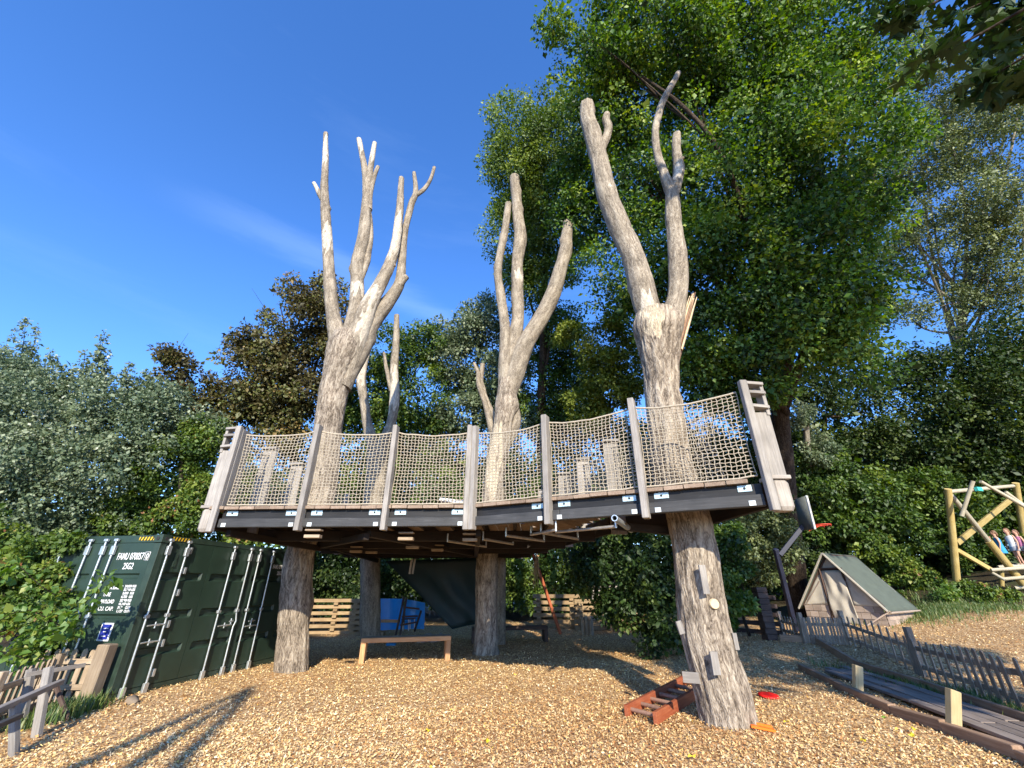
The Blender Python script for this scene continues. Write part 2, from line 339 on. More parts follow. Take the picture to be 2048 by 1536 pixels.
M['yellow'] = plain('yellow_warning_paint', (.75, .48, .02), .5, var=.1)
M['blk'] = plain('black_paint', (.012, .012, .012), .5)
M['bluesign'] = plain('blue_sign_print', (.02, .03, .28), .4, var=.1)
M['cyan'] = plain('cyan_sticker', (.03, .25, .55), .4)
M['rope'] = plain('net_rope', (.42, .365, .28), .9, var=.2, scale=40)
M['bluep'] = plain('blue_panel_plastic', (.004, .30, .85), .38, var=.06, scale=3)
M['tarp'] = plain('dark_teal_tarpaulin', (.010, .028, .030), .6, var=.3, scale=2, bump=.2)
M['canvas'] = plain('cream_canvas', (.56, .51, .42), .9, var=.1, scale=5, bump=.1, trans=.15)
M['roofc'] = plain('grey_green_roof_canvas', (.085, .105, .085), .85, var=.14, scale=5, bump=.1)
M['tentwood'] = wood('tent_board_wood', [(.25, (.22, .16, .13)), (.5, (.33, .26, .21)), (.75, (.45, .38, .32))])
M['tentdark'] = plain('dark_tent_frame', (.07, .04, .03), .7)
M['navy'] = plain('navy_pole_paint', (.018, .022, .045), .5, var=.2)
M['board'] = plain('grey_backboard', (.10, .11, .10), .6)
M['boardedge'] = plain('white_backboard_edge', (.75, .75, .72), .5)
M['hoop'] = plain('red_hoop_paint', (.62, .06, .03), .45)
M['red'] = plain('red_plastic', (.75, .015, .01), .4, var=.05)
M['orange'] = plain('orange_plastic', (.85, .17, .01), .4, var=.05)
M['straw'] = plain('dry_raffia', (.60, .42, .22), .9)
M['skin'] = plain('skin', (.52, .29, .20), .55, var=.06)
M['hair'] = plain('brown_hair', (.17, .09, .05), .6, var=.3, scale=30)
M['dressb'] = plain('blue_dress_cloth', (.03, .27, .60), .8, var=.1)
M['topw'] = plain('white_top_cloth', (.75, .75, .76), .8, var=.05)
M['pink'] = plain('pink_top_cloth', (.55, .20, .38), .8)
M['shorts'] = plain('grey_shorts_cloth', (.35, .36, .40), .8)
M['eye'] = plain('dark_eye', (.02, .015, .01), .3)
M['stone'] = plain('brown_stone', (.22, .17, .12), .9, var=.3, bump=.4)
M['soil'] = plain('soil', (.075, .05, .03), 1, var=.4, scale=3, bump=.5)
M['cut'] = plain('cut_wood_face', (.62, .50, .32), .8, var=.2, scale=14)
M['purple'] = plain('magenta_plastic', (.45, .05, .30), .5)
M['teal'] = plain('teal_strap', (.05, .45, .42), .7)
M['bark'] = bark('pollard_bark', (.07, .055, .042), (.27, .22, .17), (.47, .405, .32), bare=(.60, .50, .36))
M['barkp'] = bark('pale_dead_limb_bark', (.11, .09, .07), (.28, .235, .18), (.43, .375, .295), bare=(.60, .53, .43), scale=1.5, bump=.6)
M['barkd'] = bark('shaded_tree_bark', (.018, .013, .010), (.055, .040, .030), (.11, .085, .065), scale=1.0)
M['barkl'] = bark('grey_birch_bark', (.12, .10, .08), (.28, .25, .2), (.45, .42, .36), scale=1.0)

G = {}
G['poplar'] = leafmat('glossy_maple_leaf', [(0, (.018, .050, .010)), (.35, (.065, .145, .022)), (.65, (.15, .27, .036)), (1, (.34, .43, .065))], gloss=.035, trans=.4)
G['poplar2'] = leafmat('bright_small_leaf', [(0, (.05, .095, .018)), (.5, (.14, .225, .035)), (1, (.32, .39, .09))], gloss=.035)
G['mid'] = leafmat('mid_green_leaf', [(0, (.025, .062, .010)), (.5, (.08, .15, .018)), (1, (.21, .28, .04))], gloss=.035)
G['yellowg'] = leafmat('yellow_green_leaf', [(0, (.08, .12, .016)), (.5, (.19, .25, .03)), (1, (.36, .40, .07))], gloss=.035)
G['copper'] = leafmat('copper_beech_leaf', [(0, (.045, .038, .014)), (.4, (.12, .10, .032)), (.7, (.12, .15, .035)), (.9, (.22, .19, .06)), (1, (.30, .20, .07))], gloss=.035)
G['willow'] = leafmat('grey_green_willow_leaf', [(0, (.07, .115, .06)), (.5, (.17, .225, .115)), (.9, (.31, .36, .22)), (1, (.46, .49, .38))], gloss=.05)
G['bramble'] = leafmat('bramble_leaf', [(0, (.04, .09, .012)), (.6, (.14, .215, .025)), (.93, (.28, .33, .06)), (1, (.32, .14, .06))], gloss=.035)
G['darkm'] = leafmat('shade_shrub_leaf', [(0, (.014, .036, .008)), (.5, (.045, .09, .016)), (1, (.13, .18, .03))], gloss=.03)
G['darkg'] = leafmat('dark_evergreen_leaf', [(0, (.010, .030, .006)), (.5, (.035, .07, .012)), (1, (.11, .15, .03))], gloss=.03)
G['birch'] = leafmat('olive_birch_leaf', [(0, (.05, .075, .02)), (.5, (.12, .16, .045)), (1, (.29, .33, .13))], gloss=.05)
G['vine'] = leafmat('bright_vine_leaf', [(0, (.07, .16, .02)), (.6, (.14, .26, .04)), (1, (.32, .34, .05))], trans=.45)
G['grass'] = leafmat('grass_blade', [(0, (.05, .11, .02)), (.6, (.11, .19, .04)), (1, (.28, .28, .10))])
G['over'] = leafmat('overhanging_maple_leaf', [(0, (.012, .035, .008)), (.5, (.022, .055, .010)), (1, (.04, .08, .014))], trans=.22, gloss=.03)
chipm, n, o = mat_new('wood_chip')
a = n.nodes.new('ShaderNodeAttribute'); a.attribute_name = 'rnd'
r = ramp(n, [(0, (.26, .12, .05)), (.15, (.48, .24, .09)), (.38, (.64, .41, .17)), (.62, (.74, .53, .25)), (.82, (.82, .64, .37)), (.93, (.86, .72, .48)), (1, (.74, .50, .08))])
r.color_ramp.interpolation = 'LINEAR'
b = n.nodes.new('ShaderNodeBsdfPrincipled'); b.inputs['Roughness'].default_value = .8; b.inputs['Specular IOR Level'].default_value = .25
n.links.new(a.outputs['Fac'], r.inputs[0]); n.links.new(r.outputs[0], b.inputs['Base Color']); n.links.new(b.outputs[0], o.inputs[0])
# ground sheet: packed chips and soil
gm, n, o = mat_new('chip_bed_ground'); N = n.nodes.new; lk = n.links.new
tcg = N('ShaderNodeTexCoord'); vor = N('ShaderNodeTexVoronoi'); vor.inputs['Scale'].default_value = 34
mpg = N('ShaderNodeMapping'); mpg.inputs['Scale'].default_value = (1, .6, 1); lk(tcg.outputs['Object'], mpg.inputs[0]); lk(mpg.outputs[0], vor.inputs['Vector'])
rg = ramp(n, [(0, (.24, .12, .055)), (.35, (.42, .25, .11)), (.7, (.55, .36, .18)), (1, (.66, .49, .29))]); sep = N('ShaderNodeSeparateColor'); lk(vor.outputs['Color'], sep.inputs[0]); lk(sep.outputs[0], rg.inputs[0])
ns = N('ShaderNodeTexNoise'); ns.inputs['Scale'].default_value = 1.1; ns.inputs['Detail'].default_value = 5; lk(tcg.outputs['Object'], ns.inputs['Vector'])
so = N('ShaderNodeAttribute'); so.attribute_name = 'soil'
soilr = ramp(n, [(.3, (.035, .025, .015)), (.55, (.06, .05, .028)), (.75, (.05, .075, .025))]); lk(ns.outputs['Fac'], soilr.inputs[0])
mxg = N('ShaderNodeMix'); mxg.data_type = 'RGBA'; lk(so.outputs['Fac'], mxg.inputs[0]); lk(rg.outputs[0], mxg.inputs[6]); lk(soilr.outputs[0], mxg.inputs[7])
bb = N('ShaderNodeBsdfPrincipled'); bb.inputs['Roughness'].default_value = .9; bb.inputs['Specular IOR Level'].default_value = .2; lk(mxg.outputs[2], bb.inputs['Base Color'])
bpg = N('ShaderNodeBump'); bpg.inputs['Strength'].default_value = .8; bpg.inputs['Distance'].default_value = .02; lk(vor.outputs['Distance'], bpg.inputs['Height']); lk(bpg.outputs[0], bb.inputs['Normal']); lk(bb.outputs[0], o.inputs[0])

# ------------------------------------------------------------------ ground
def chip_area(x, y):
    """1 where the chips lie, 0 where soil and plants are."""
    m = np.ones_like(x)
    m *= 1 / (1 + np.exp(-(22.2 - y + .06 * x) * 3))
    m *= 1 / (1 + np.exp(-(x + 7.0 + np.clip(8.3 - y, 0, 9) * -.28) * 5))
    hill = 1 / (1 + np.exp(-(y - (19.0 - .42 * (x - 9))) * 2.2)); m *= np.where(x > 9.5, 1 - hill, 1)
    return m
def axis(lo, hi, a, b, fine, coarse):
    s = [lo]
    while s[-1] < hi:
        s.append(s[-1] + (fine if a <= s[-1] < b else coarse))
    return np.array(s)
xs = np.concatenate([[-400, -200, -100, -60, -40], axis(-28, 36, -10, 20, .22, 1.2), [44, 60, 100, 200, 400]]); ys = np.concatenate([[-300, -100, -40], axis(-22, 44, 2, 24, .22, 1.2), [60, 100, 200, 400]])
X, Y = np.meshgrid(xs, ys); Z = terrain(X, Y)
V = np.stack([X, Y, Z], -1).reshape(-1, 3); nx, ny = len(xs), len(ys)
ii, jj = np.meshgrid(np.arange(ny - 1), np.arange(nx - 1), indexing='ij'); q = (ii * nx + jj).ravel()
g = obj('ground', mesh_np('ground', V, np.stack([q, q + 1, q + nx + 1, q + nx], 1), gm, True, attrs={'soil': 1 - chip_area(V[:, 0], V[:, 1])}))
kind(g, 'structure')

# wood chips, one countless mass
NC = 250000
rr_ = np.concatenate([np.sqrt(R.uniform(3.6 ** 2, 8.0 ** 2, int(NC * .45))), np.exp(R.uniform(math.log(8.0), math.log(24), int(NC * .55)))])
an = R.uniform(-1.02, 1.02, len(rr_)); cx, cy = rr_ * np.sin(an) * 1.0, rr_ * np.cos(an)
keep = (R.random(len(cx)) < chip_area(cx, cy)) & (cy > 2.2); cx, cy, rr_ = cx[keep], cy[keep], rr_[keep]; k = len(cx)
pile = vnoise(np.stack([cx * 3, cy * 3, cx * 0], -1)); cz = terrain(cx, cy) + .006 + R.random(k) * .03 * (.4 + pile)
ln = R.uniform(.020, .054, k) * (1 + .018 * rr_); wd = ln * R.uniform(.28, .6, k); ya = R.uniform(0, math.pi * 2, k); t1 = R.normal(0, .42, k); t2 = R.normal(0, .48, k)
ux = np.stack([np.cos(ya) * np.cos(t1), np.sin(ya) * np.cos(t1), np.sin(t1)], 1); vx = np.stack([-np.sin(ya) * np.cos(t2), np.cos(ya) * np.cos(t2), np.sin(t2)], 1)
c = np.stack([cx, cy, cz], 1); j_ = R.uniform(.55, 1.0, (k, 4, 1))
P = np.stack([c - ux * ln[:, None] * .5 * j_[:, 0] , c + vx * wd[:, None] * .5 * j_[:, 1] + ux * (ln * R.uniform(-.25, .25, k))[:, None], c + ux * ln[:, None] * .5 * j_[:, 2], c - vx * wd[:, None] * .5 * j_[:, 3] + ux * (ln * R.uniform(-.25, .25, k))[:, None]], 1)
P[:, 1] += (R.normal(0, .25, k) * wd)[:, None] * np.array([0, 0, 1.])
rn = np.clip(R.beta(1.4, 1.4, k) + .34 * (vnoise(np.stack([cx * .45, cy * .45, cx * 0 + 5], -1)) - .5) + .10 * (pile - .5), 0, .97); rn[R.random(k) < .006] = 1.0
idx = np.arange(k)[:, None] * 4
ch = obj('wood_chips', mesh_np('wood_chips', P.reshape(-1, 3), np.vstack([idx + [0, 3, 1], idx + [1, 3, 2]]), chipm, fattrs={'rnd': np.tile(rn, 2)}))
kind(ch, 'stuff'); ch['label'] = 'loose golden brown wood chips covering the playground floor'; ch['category'] = 'wood chips'

# ------------------------------------------------------------------ foliage engine
def leaf_arrays(C, D, s, nz):
    """C leaf bases, s sizes -> rhombus folded along the midrib, 2 triangles each."""
    k = len(C); d = D / (np.linalg.norm(D, axis=1)[:, None] + 1e-9)
    sd = np.cross(d, nz); sd /= np.linalg.norm(sd, axis=1)[:, None] + 1e-9; nn = np.cross(sd, d)
    l = s[:, None]; P = np.stack([C, C + d * l * .45 + sd * l * .34 + nn * l * .09, C + d * l, C + d * l * .45 - sd * l * .34 + nn * l * .09], 1)
    i = np.arange(k)[:, None] * 4
    return P.reshape(-1, 3), np.vstack([i + [0, 1, 2], i + [0, 2, 3]])
def leaf_mass(clumps, n, size, flat=.75, up=.35, sun_b=.35, jit=1.0):
    """clumps: list of (centre, radius, tone). returns V, T, rnd"""
    Cc = np.array([c[0] for c in clumps]); Cr = np.array([c[1] for c in clumps]); Ct = np.array([c[2] for c in clumps])
    n = int(n * .55); size = size * 1.22; w_ = Cr ** 2; ci = R.choice(len(Cc), n, p=w_ / w_.sum())
    d = R.normal(0, 1, (n, 3)); d /= np.linalg.norm(d, axis=1)[:, None]; rr = R.random(n) ** .45
    off = d * (rr * Cr[ci])[:, None]; off[:, 2] *= flat
    C = Cc[ci] + off
    dirn = d * .8 + R.normal(0, .7, (n, 3)); dirn[:, 2] -= .35
    nz = R.normal(0, .55, (n, 3)) + np.array([0, 0, up]) + d * .5 - np.array(travel) * sun_b
    s = size * np.exp(R.normal(0, .28, n))
    V, T = leaf_arrays(C, dirn, s, nz)
    rn = np.clip(R.normal(.45, .2, n) + Ct[ci], 0, 1)
    return V, T, np.tile(rn, 2)
def lobe_clumps(lobes, k_per_m2=1.5, cr=.5, shell=.55):
    out_ = []
    for (c, r) in lobes:
        r = np.array(r, float); A = 4 * math.pi * (r.prod()) ** (2 / 3); k = max(6, int(A * k_per_m2))
        d = R.normal(0, 1, (k, 3)); d /= np.linalg.norm(d, axis=1)[:, None]
        lump = .82 + .36 * vnoise(d * 2.2 + np.array(c) * .7)
        rr = (shell + (1 - shell) * R.random(k) ** .6) * lump
        P = c + d * rr[:, None] * r; gap = vnoise(P * .8 + 31.0); P = P[gap > .31]; k = len(P)
        tone = R.normal(0, .17, k) + .5 * (vnoise(P * .9) - .5)
        for p_, t_ in zip(P, tone): out_.append((p_, cr * R.uniform(.6, 1.3), t_))
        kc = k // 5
        for p_ in c + R.normal(0, .35, (kc, 3)) * r: out_.append((p_, cr * 1.5, -.25))  # inner clumps get darker leaves, the crown's inner shade put into the colour
    return out_
def blob(u, v, rp, t, asp=1.0, dz=.8):
    r = rp / F * t; return (at(u, v, t), (r, r * dz, r * asp))
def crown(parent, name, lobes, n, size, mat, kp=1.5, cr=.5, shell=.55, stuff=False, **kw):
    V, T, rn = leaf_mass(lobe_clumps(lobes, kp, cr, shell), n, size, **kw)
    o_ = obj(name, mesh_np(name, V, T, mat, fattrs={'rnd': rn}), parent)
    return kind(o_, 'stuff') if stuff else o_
def limb_geo(P, rad, n, amp=.0, step=None, freq=13., bare_spots=(), seed=0., knots=()):
    P = np.asarray(P, float); rad = np.asarray(rad, float)
    Ps = smoothpath(P, 10); rs = np.interp(np.linspace(0, len(P) - 1, len(Ps)), np.arange(len(P)), rad)
    s = np.concatenate([[0], np.cumsum(np.linalg.norm(np.diff(Ps, axis=0), axis=1))])
    step = step or max(.05, rs.mean() * .4); m = max(3, int(s[-1] / step)); u = np.linspace(0, s[-1], m)
    Ps = np.stack([np.interp(u, s, Ps[:, i]) for i in range(3)], 1); rs = np.interp(u, s, rs)
    wob = np.stack([vnoise(np.stack([u * .8 + seed, u * 0 + i * 7, u * 0], 1)) - .5 for i in range(3)], 1); Ps = Ps + wob * rs[:, None] * .25
    rs = rs * .91 * (1 + .06 * (vnoise(np.stack([u * 1.6 + seed * 3, u * 0, u * 0 + 3], 1)) - .5) * 2)
    V, Q, T = tube_arrays(Ps, rs, n)
    th = np.tile(np.arange(n) * 2 * math.pi / n, m); uu = np.repeat(u, n); rr = np.repeat(rs, n); cc = np.repeat(Ps, n, axis=0)
    bco = np.stack([rr * np.cos(th) + seed, rr * np.sin(th) + seed * .7, uu], 1)
    warp = vnoise(np.stack([bco[:, 0] * 5, bco[:, 1] * 5, uu * 2], 1)) * .9
    a1 = 1 - np.abs(2 * vnoise(np.stack([bco[:, 0] * freq + warp, bco[:, 1] * freq, uu * 1.9], 1)) - 1)
    a2 = 1 - np.abs(2 * vnoise(np.stack([bco[:, 0] * freq * 2.1, bco[:, 1] * freq * 2.1 + 9, uu * 5 + warp], 1)) - 1)
    rid = (.65 * (1 - a1) * 1.6 + .35 * (1 - a2) * 1.4); rid = np.clip(rid, 0, 1)
    dirv = V[:m * n] - cc; dirv /= np.linalg.norm(dirv, axis=1)[:, None] + 1e-9
    V[:m * n] += dirv * ((rid - .45) * amp)[:, None]
    for (kp, kr, kh) in knots:
        dd = np.linalg.norm(V[:m * n] - np.array(kp), axis=1); V[:m * n] += dirv * (kh * np.exp(-(dd / kr) ** 2))[:, None]
    V[m * n:m * n + n] = V[:n]; V[m * n + n:m * n + 2 * n] = V[(m - 1) * n:m * n]
    ba = np.zeros(len(V)); 
    for (bp_, br, bz) in bare_spots:
        dd = (V - np.array(bp_)); dd[:, 2] /= bz; dd = np.linalg.norm(dd, axis=1) / br
        dd = dd * 1.25 + 1.5 * (vnoise(V * np.array([14, 14, 1.6])) - .5) + .7 * (vnoise(V * np.array([30, 30, 6.])) - .5); ba = np.maximum(ba, np.clip(1 - dd * .55, 0, 1))
    ba[-2 - 2 * n:] = 0; bco = np.vstack([bco, bco[:n], bco[-n:], bco[:1], bco[-1:]]); rid = np.concatenate([rid, rid[:n], rid[-n:], [.5, .5]])
    return V, Q, T, bco, rid, ba, n
def trunk_mesh(name, limbs, mat, cutmat=None, parent=None, limbmat=None):
    Vs, Qs, Ts, B, Ri, Ba, mi, mt = [], [], [], [], [], [], [], []; off = 0
    for (V, Q, T, bco, rid, ba, n) in limbs:
        Vs.append(V); Qs.append(Q + off); Ts.append(T + off); B.append(bco); Ri.append(rid); Ba.append(ba); off += len(V)
        mi.append(np.full(len(Q), 2 if (limbmat and len(mi)) else 0, int)); tt = np.zeros(len(T), int); tt[n:] = 1 if cutmat else 0; mt.append(tt)
    me = mesh_np(name, np.vstack(Vs), [np.vstack(Qs), np.vstack(Ts)], ([mat, cutmat] + ([limbmat] if limbmat else [])) if cutmat else mat, True, attrs={'barkco': np.vstack(B), 'ridge': np.concatenate(Ri), 'bare': np.concatenate(Ba)}, midx=np.concatenate(mi + mt))
    return obj(name, me, parent)
def tp(list_, Y=None, t=None):
    """[(u,v,width px[,dY])] -> points and radii in metres"""
    P, rd = [], []
    for e in list_:
        u, v, w_ = e[:3]; d = e[3] if len(e) > 3 else 0
        r = ray(u, v); tt = (Y + d) / r[1]; P.append(EYE + r * tt); rd.append(w_ / 2 / F * tt * 1.0)
    return np.array(P), np.array(rd)

# ================================================================== the four pollarded trunks that carry the platform
def pollard(name, label, limbs, Y, cut='cut', group=None, bark_='bark', **kw):
    base = onG(*limbs[0][0][0][:2]) if False else tp(limbs[0][0], Y)[0][0]
    root = thing(name, label, 'tree', (base[0], base[1], base[2]), group)
    geo = []
    for i, (pts, n, amp, *rest) in enumerate(limbs):
        P, rd = tp(pts, Y); kw2 = rest[0] if rest else {}
        kk = list(kw2.get('knots', ())); kw2 = dict(kw2)
        if n >= 18:
            for _ in range(int(R.integers(2, 5))):
                q_ = int(R.integers(1, len(P))); f_ = R.random(); c_ = P[q_ - 1] * (1 - f_) + P[q_] * f_; r_ = rd[q_]
                a_ = R.uniform(0, 6.28); kk.append((c_ + np.array([math.cos(a_), math.sin(a_), 0]) * r_, r_ * .55, r_ * R.uniform(.12, .35)))
        kw2['knots'] = kk; geo.append(limb_geo(P, rd, n, amp, seed=i * 3.7 + Y, **kw2))
    trunk_mesh('trunk', geo, M[bark_], M[cut], root, M['barkp'])
    return root
LY = 10.8
bs = lambda Y, *L_: [(tp([(u, v, 10)], Y)[0][0] + np.array([0, -.1, 0]), r, z) for (u, v, r, z) in L_]
Ltree = pollard('pollarded_tree', 'tallest bare pollarded tree, five thin limbs against the blue sky, trunk beside the green container', [
    ([(577,1352,74),(583,1330,68),(590,1240,64),(603,1110,60),(640,1000,58),(648,950,60),(657,850,58),(672,760,58),(690,700,74),(697,672,62)], 72, .034, dict(step=.06, freq=15)),
    ([(686,745,40),(678,690,42),(665,625,31),(659,560,25),(655,480,22),(650,400,18),(651,330,13),(652,267,10)], 26, .014, dict(bare_spots=bs(LY, (657,480,.28,3), (652,300,.25,5)))),
    ([(652,410,13),(640,390,11),(634,377,9),(628,366,8)], 10, .005, dict(bare_spots=bs(LY, (630,370,.3,3)))),
    ([(692,745,40),(705,660,38),(713,600,30),(717,520,28),(730,450,24),(735,380,20),(728,330,14),(718,279,10)], 26, .014, dict(bare_spots=bs(LY, (712,585,.25,2), (718,285,.35,3)))),
    ([(722,560,10),(733,520,16,.12),(740,480,15,.12),(741,440,10,.1),(737,415,6)], 14, .01),
    ([(733,395,17),(739,350,14),(745,310,11),(749,286,9)], 12, .008, dict(bare_spots=bs(LY, (748,290,.4,3)))),
    ([(737,420,14),(741,385,11),(749,352,9),(756,333,8)], 10, .006),
    ([(686,765,40),(712,685,46),(738,615,36),(760,570,28),(785,510,22),(797,440,18),(801,400,15),(803,357,11)], 26, .014, dict(bare_spots=bs(LY, (735,635,.3,4), (790,480,.3,4), (748,595,.3,2)))),
    ([(774,541,13),(784,532,10),(791,530,7)], 8, .003),
    ([(684,775,38),(718,695,44,.15),(750,636,37,.3),(778,600,28,.35),(798,566,22,.35),(803,520,18,.35),(808,470,15,.35),(821,410,14,.35),(831,385,12,.35),(828,345,8,.35)], 24, .013),
    ([(797,572,18,.3),(806,560,15,.3),(813,553,13,.3)], 10, .006),
    ([(832,390,10,.35),(848,378,9,.4),(861,358,8,.4),(869,334,7,.4)], 10, .004),
], LY, group='pollarded trunks through the platform')
MY = 13.3
Mtree = pollard('pollarded_tree', 'bare pollarded tree with three thick limbs rising behind the middle of the rope net', [
    ([(972,1318,56),(972,1290,50),(973,1200,47),(975,1100,46),(984,1000,46),(992,930,45),(1005,866,44),(1012,800,40),(1015,760,36)], 64, .030, dict(step=.07, freq=13, bare_spots=[(tp([(985,900,10)],MY)[0][0]+np.array([0,-.42,0]), .38, 3.2), (tp([(982,965,10)],MY)[0][0]+np.array([0,-.42,0]), .32, 2.4)], knots=[(tp([(1028,815,10)],MY)[0][0], .35, .16)])),
    ([(1010,830,30),(1012,740,32),(1010,660,22),(1002,590,20),(996,540,18),(1008,470,17),(1018,407,14)], 22, .012),
    ([(1008,840,30),(1022,725,34,.1),(1035,640,28,.1),(1036,575,27,.1),(1033,530,25,.1),(1042,480,28,.1),(1036,430,24,.1),(1029,356,21,.1)], 26, .014, dict(bare_spots=bs(MY, (1036,552,.18,2)))),
    ([(1004,850,32),(1026,752,42),(1052,690,40),(1090,620,34),(1115,560,32),(1130,505,28),(1132,475,25),(1135,446,22)], 26, .016, dict(bare_spots=bs(MY, (1060,672,.15,1)))),
    ([(1008,900,20,.1),(1024,862,27,.1),(1029,835,28,.1),(1026,806,20,.1),(1020,790,10,.1)], 20, .02),
], MY, group='pollarded trunks through the platform')
RY = 6.95
rb = lambda u, v, r, z: (tp([(u, v, 10)], RY)[0][0] + np.array([-.05, -.3, 0]), r, z)
Rtree = pollard('pollarded_tree', 'thickest leaning pollarded trunk with climbing blocks, its fork torn and splintered', [
    ([(1452,1462,118),(1448,1440,110),(1425,1310,106),(1396,1150,98),(1372,1035,86),(1345,945,84),(1331,815,74),(1325,740,78),(1319,670,98),(1318,635,88)], 96, .034, dict(step=.045, freq=13, bare_spots=[rb(1300,640,.24,2.6), rb(1292,612,.14,1.5)], knots=[(tp([(1278,655,10)],RY)[0][0], .16, .05), (tp([(1352,650,10)],RY)[0][0]+np.array([0,-.3,0]), .14, .06)])),
    ([(1322,740,50),(1308,655,60),(1293,605,55),(1268,510,50),(1241,455,48),(1216,396,43),(1200,328,38),(1189,282,37),(1176,240,32),(1174,212,29)], 48, .024, dict(freq=16, bare_spots=[rb(1296,620,.22,2.2), rb(1216,388,.12,.8)], knots=[(tp([(1214,390,10)],RY)[0][0], .18, .035)])),
    ([(1201,300,20),(1213,275,18),(1217,255,17),(1212,240,16),(1214,229,14)], 14, .012),
    ([(1326,740,50,.05),(1342,650,54,.12),(1354,590,40,.2),(1355,510,38,.2),(1348,442,34,.2),(1344,380,29,.2)], 40, .022, dict(freq=16)),
    ([(1345,392,26,.2),(1329,350,20,.2),(1315,305,17,.2),(1311,260,16,.2),(1322,214,15,.2),(1340,177,13,.2),(1349,160,12,.2),(1356,146,11,.2)], 18, .010),
    ([(1344,392,26,.2),(1352,362,24,.2),(1357,335,24,.2),(1354,300,20,.2),(1355,268,17,.2)], 18, .016, dict(bare_spots=[(tp([(1357,330,10)],RY)[0][0], .2, 2)])),
    ([(1360,320,8,.15),(1368,314,5,.1)], 6, .002), ([(1357,360,9,.15),(1366,345,5,.1)], 6, .002),
], RY, group='pollarded trunks through the platform')
# torn splinters at the fork of the nearest trunk
sa, sb = tp([(1354, 700, 1, .12)], RY)[0][0], tp([(1384, 592, 1, .14)], RY)[0][0]; spl = MB(); spb = MB()
for i in range(34):
    w1 = R.normal(0, 1, 3) * [.028, .04, .0]; f1 = R.uniform(.72, 1.10); a = sa + w1 * 1.1; b_ = sa + (sb - sa) * f1 + w1 * 1.5 + R.normal(0, .008, 3)
    (spl if i % 2 else spb).tube([a, (a + b_) / 2 + R.normal(0, .008, 3), b_], [.036, .030, .009], 4)
spb.tube([sa + [-.08, .10, -.2], sa + (sb - sa) * .45 + [.01, .07, 0], sa + (sb - sa) * .82 + [.04, .06, 0]], [.12, .10, .05], 9)
obj('splinter_bark', spb.mesh('splinter_bark', M['ladderbrown']), Rtree)
me = spl.mesh('splintered_stub', M['cut']); obj('splintered_stub', me, Rtree)
# pale round knot face low on the trunk
cpos = onY(1430, 1208, RY - .375)
kn = MB().tube([cpos + [-.01, .20, 0], cpos + [0, .012, 0], cpos], [.070, .066, .058], 20).build('knot_face', M['cut'], Rtree)
BY = 15.9
Btree = pollard('pollarded_tree', 'slender twin stemmed pollarded tree at the back edge of the platform', [
    ([(743,1290,46),(740,1270,42),(740,1180,42),(741,1100,40),(748,1000,42),(756,925,44),(757,900,40)], 44, .026, dict(freq=11)),
    ([(755,960,28),(746,885,26),(735,845,21),(728,800,19),(723,755,20),(730,715,17),(738,690,13)], 20, .014, dict(bare_spots=bs(BY, (728,720,.45,3)))),
    ([(724,765,14),(713,740,12),(712,722,9)], 10, .01),
    ([(755,960,28),(768,885,27),(781,848,22),(790,790,21),(788,740,19),(791,690,15),(793,631,11)], 20, .014, dict(bare_spots=bs(BY, (791,780,.4,3)))),
    ([(783,782,11),(776,752,9),(771,730,8),(767,706,7)], 10, .008),
], BY, group='pollarded trunks through the platform', bark_='barkp')
Stree = pollard('pollarded_tree', 'thinnest pollarded tree, two crossing stems just behind the middle trunk', [
    ([(1000,1290,26),(1000,1100,24),(998,950,22),(992,890,18),(983,855,15),(972,812,12),(958,770,11),(957,745,9)], 16, .01),
    ([(1000,900,16,.1),(990,840,11,.1),(973,800,11,.1),(965,770,9,.1),(956,745,9,.1),(948,726,7,.1)], 12, .008),
    ([(961,785,10,.15),(962,760,11,.15),(965,728,11,.15)], 12, .008),
], 15.2, group='pollarded trunks through the platform', bark_='barkp')

# climbing blocks screwed to the nearest trunk
for (u0, v0, u1, v1, w_, dy, dx) in [(1403,1130,1413,1188,.12,-.43,0), (1363,1242,1372,1268,.10,-.30,-.05), (1426,1303,1434,1350,.13,-.43,.0), (1425,1094,1432,1120,.06,-.16,.02), (1463,1266,1470,1300,.08,-.22,.03)]:
    a = tp([(u0, v0, 1)], RY)[0][0]; b_ = tp([(u1, v1, 1)], RY)[0][0]; s_ = (RY + dy) / RY
    a = EYE + (a - EYE) * s_; b_ = EYE + (b_ - EYE) * s_
    beam('climbing_block', Rtree, a + [dx, 0, 0], b_ + [dx, 0, 0], w_ * .8, .032, M['post'], up=(0.15, -1, .1))
a = onY(1382, 1355, RY - .42); obj('number_plate', box_mesh(.2, .12, .03, M['grey']), Rtree, Matrix.Translation(Vector(a)) @ Matrix.Rotation(-.5, 4, 'Z') @ Matrix.Rotation(math.pi / 2, 4, 'X'))

# ================================================================== platform
plat = thing('tree_platform', 'raised wooden deck fenced with rope net, built around the pollarded trunks', 'treehouse platform', (-1, 10, 2.6))
ZB = 2.60; ZD = 2.93
A0, A1, A2 = np.array([-5.2, 7.8]), np.array([-.74, 7.6]), np.array([3.28, 5.58])
outline = np.array([[-5.45, 7.8], [-.74, 7.6], [3.42, 5.52], [3.3, 7.7], [1.95, 8.7], [1.3, 11.5], [.2, 16.4], [-5.45, 16.4]])
def ray_poly(p, d):
    best = 1e9; n_ = len(outline)
    for i in range(n_):
        a, b_ = outline[i], outline[(i + 1) % n_]; e = b_ - a; den = d[0] * e[1] - d[1] * e[0]
        if abs(den) < 1e-9: continue
        t_ = ((a[0] - p[0]) * e[1] - (a[1] - p[1]) * e[0]) / den; s_ = ((a[0] - p[0]) * d[1] - (a[1] - p[1]) * d[0]) / den
        if t_ > .3 and 0 <= s_ <= 1: best = min(best, t_)
    return best
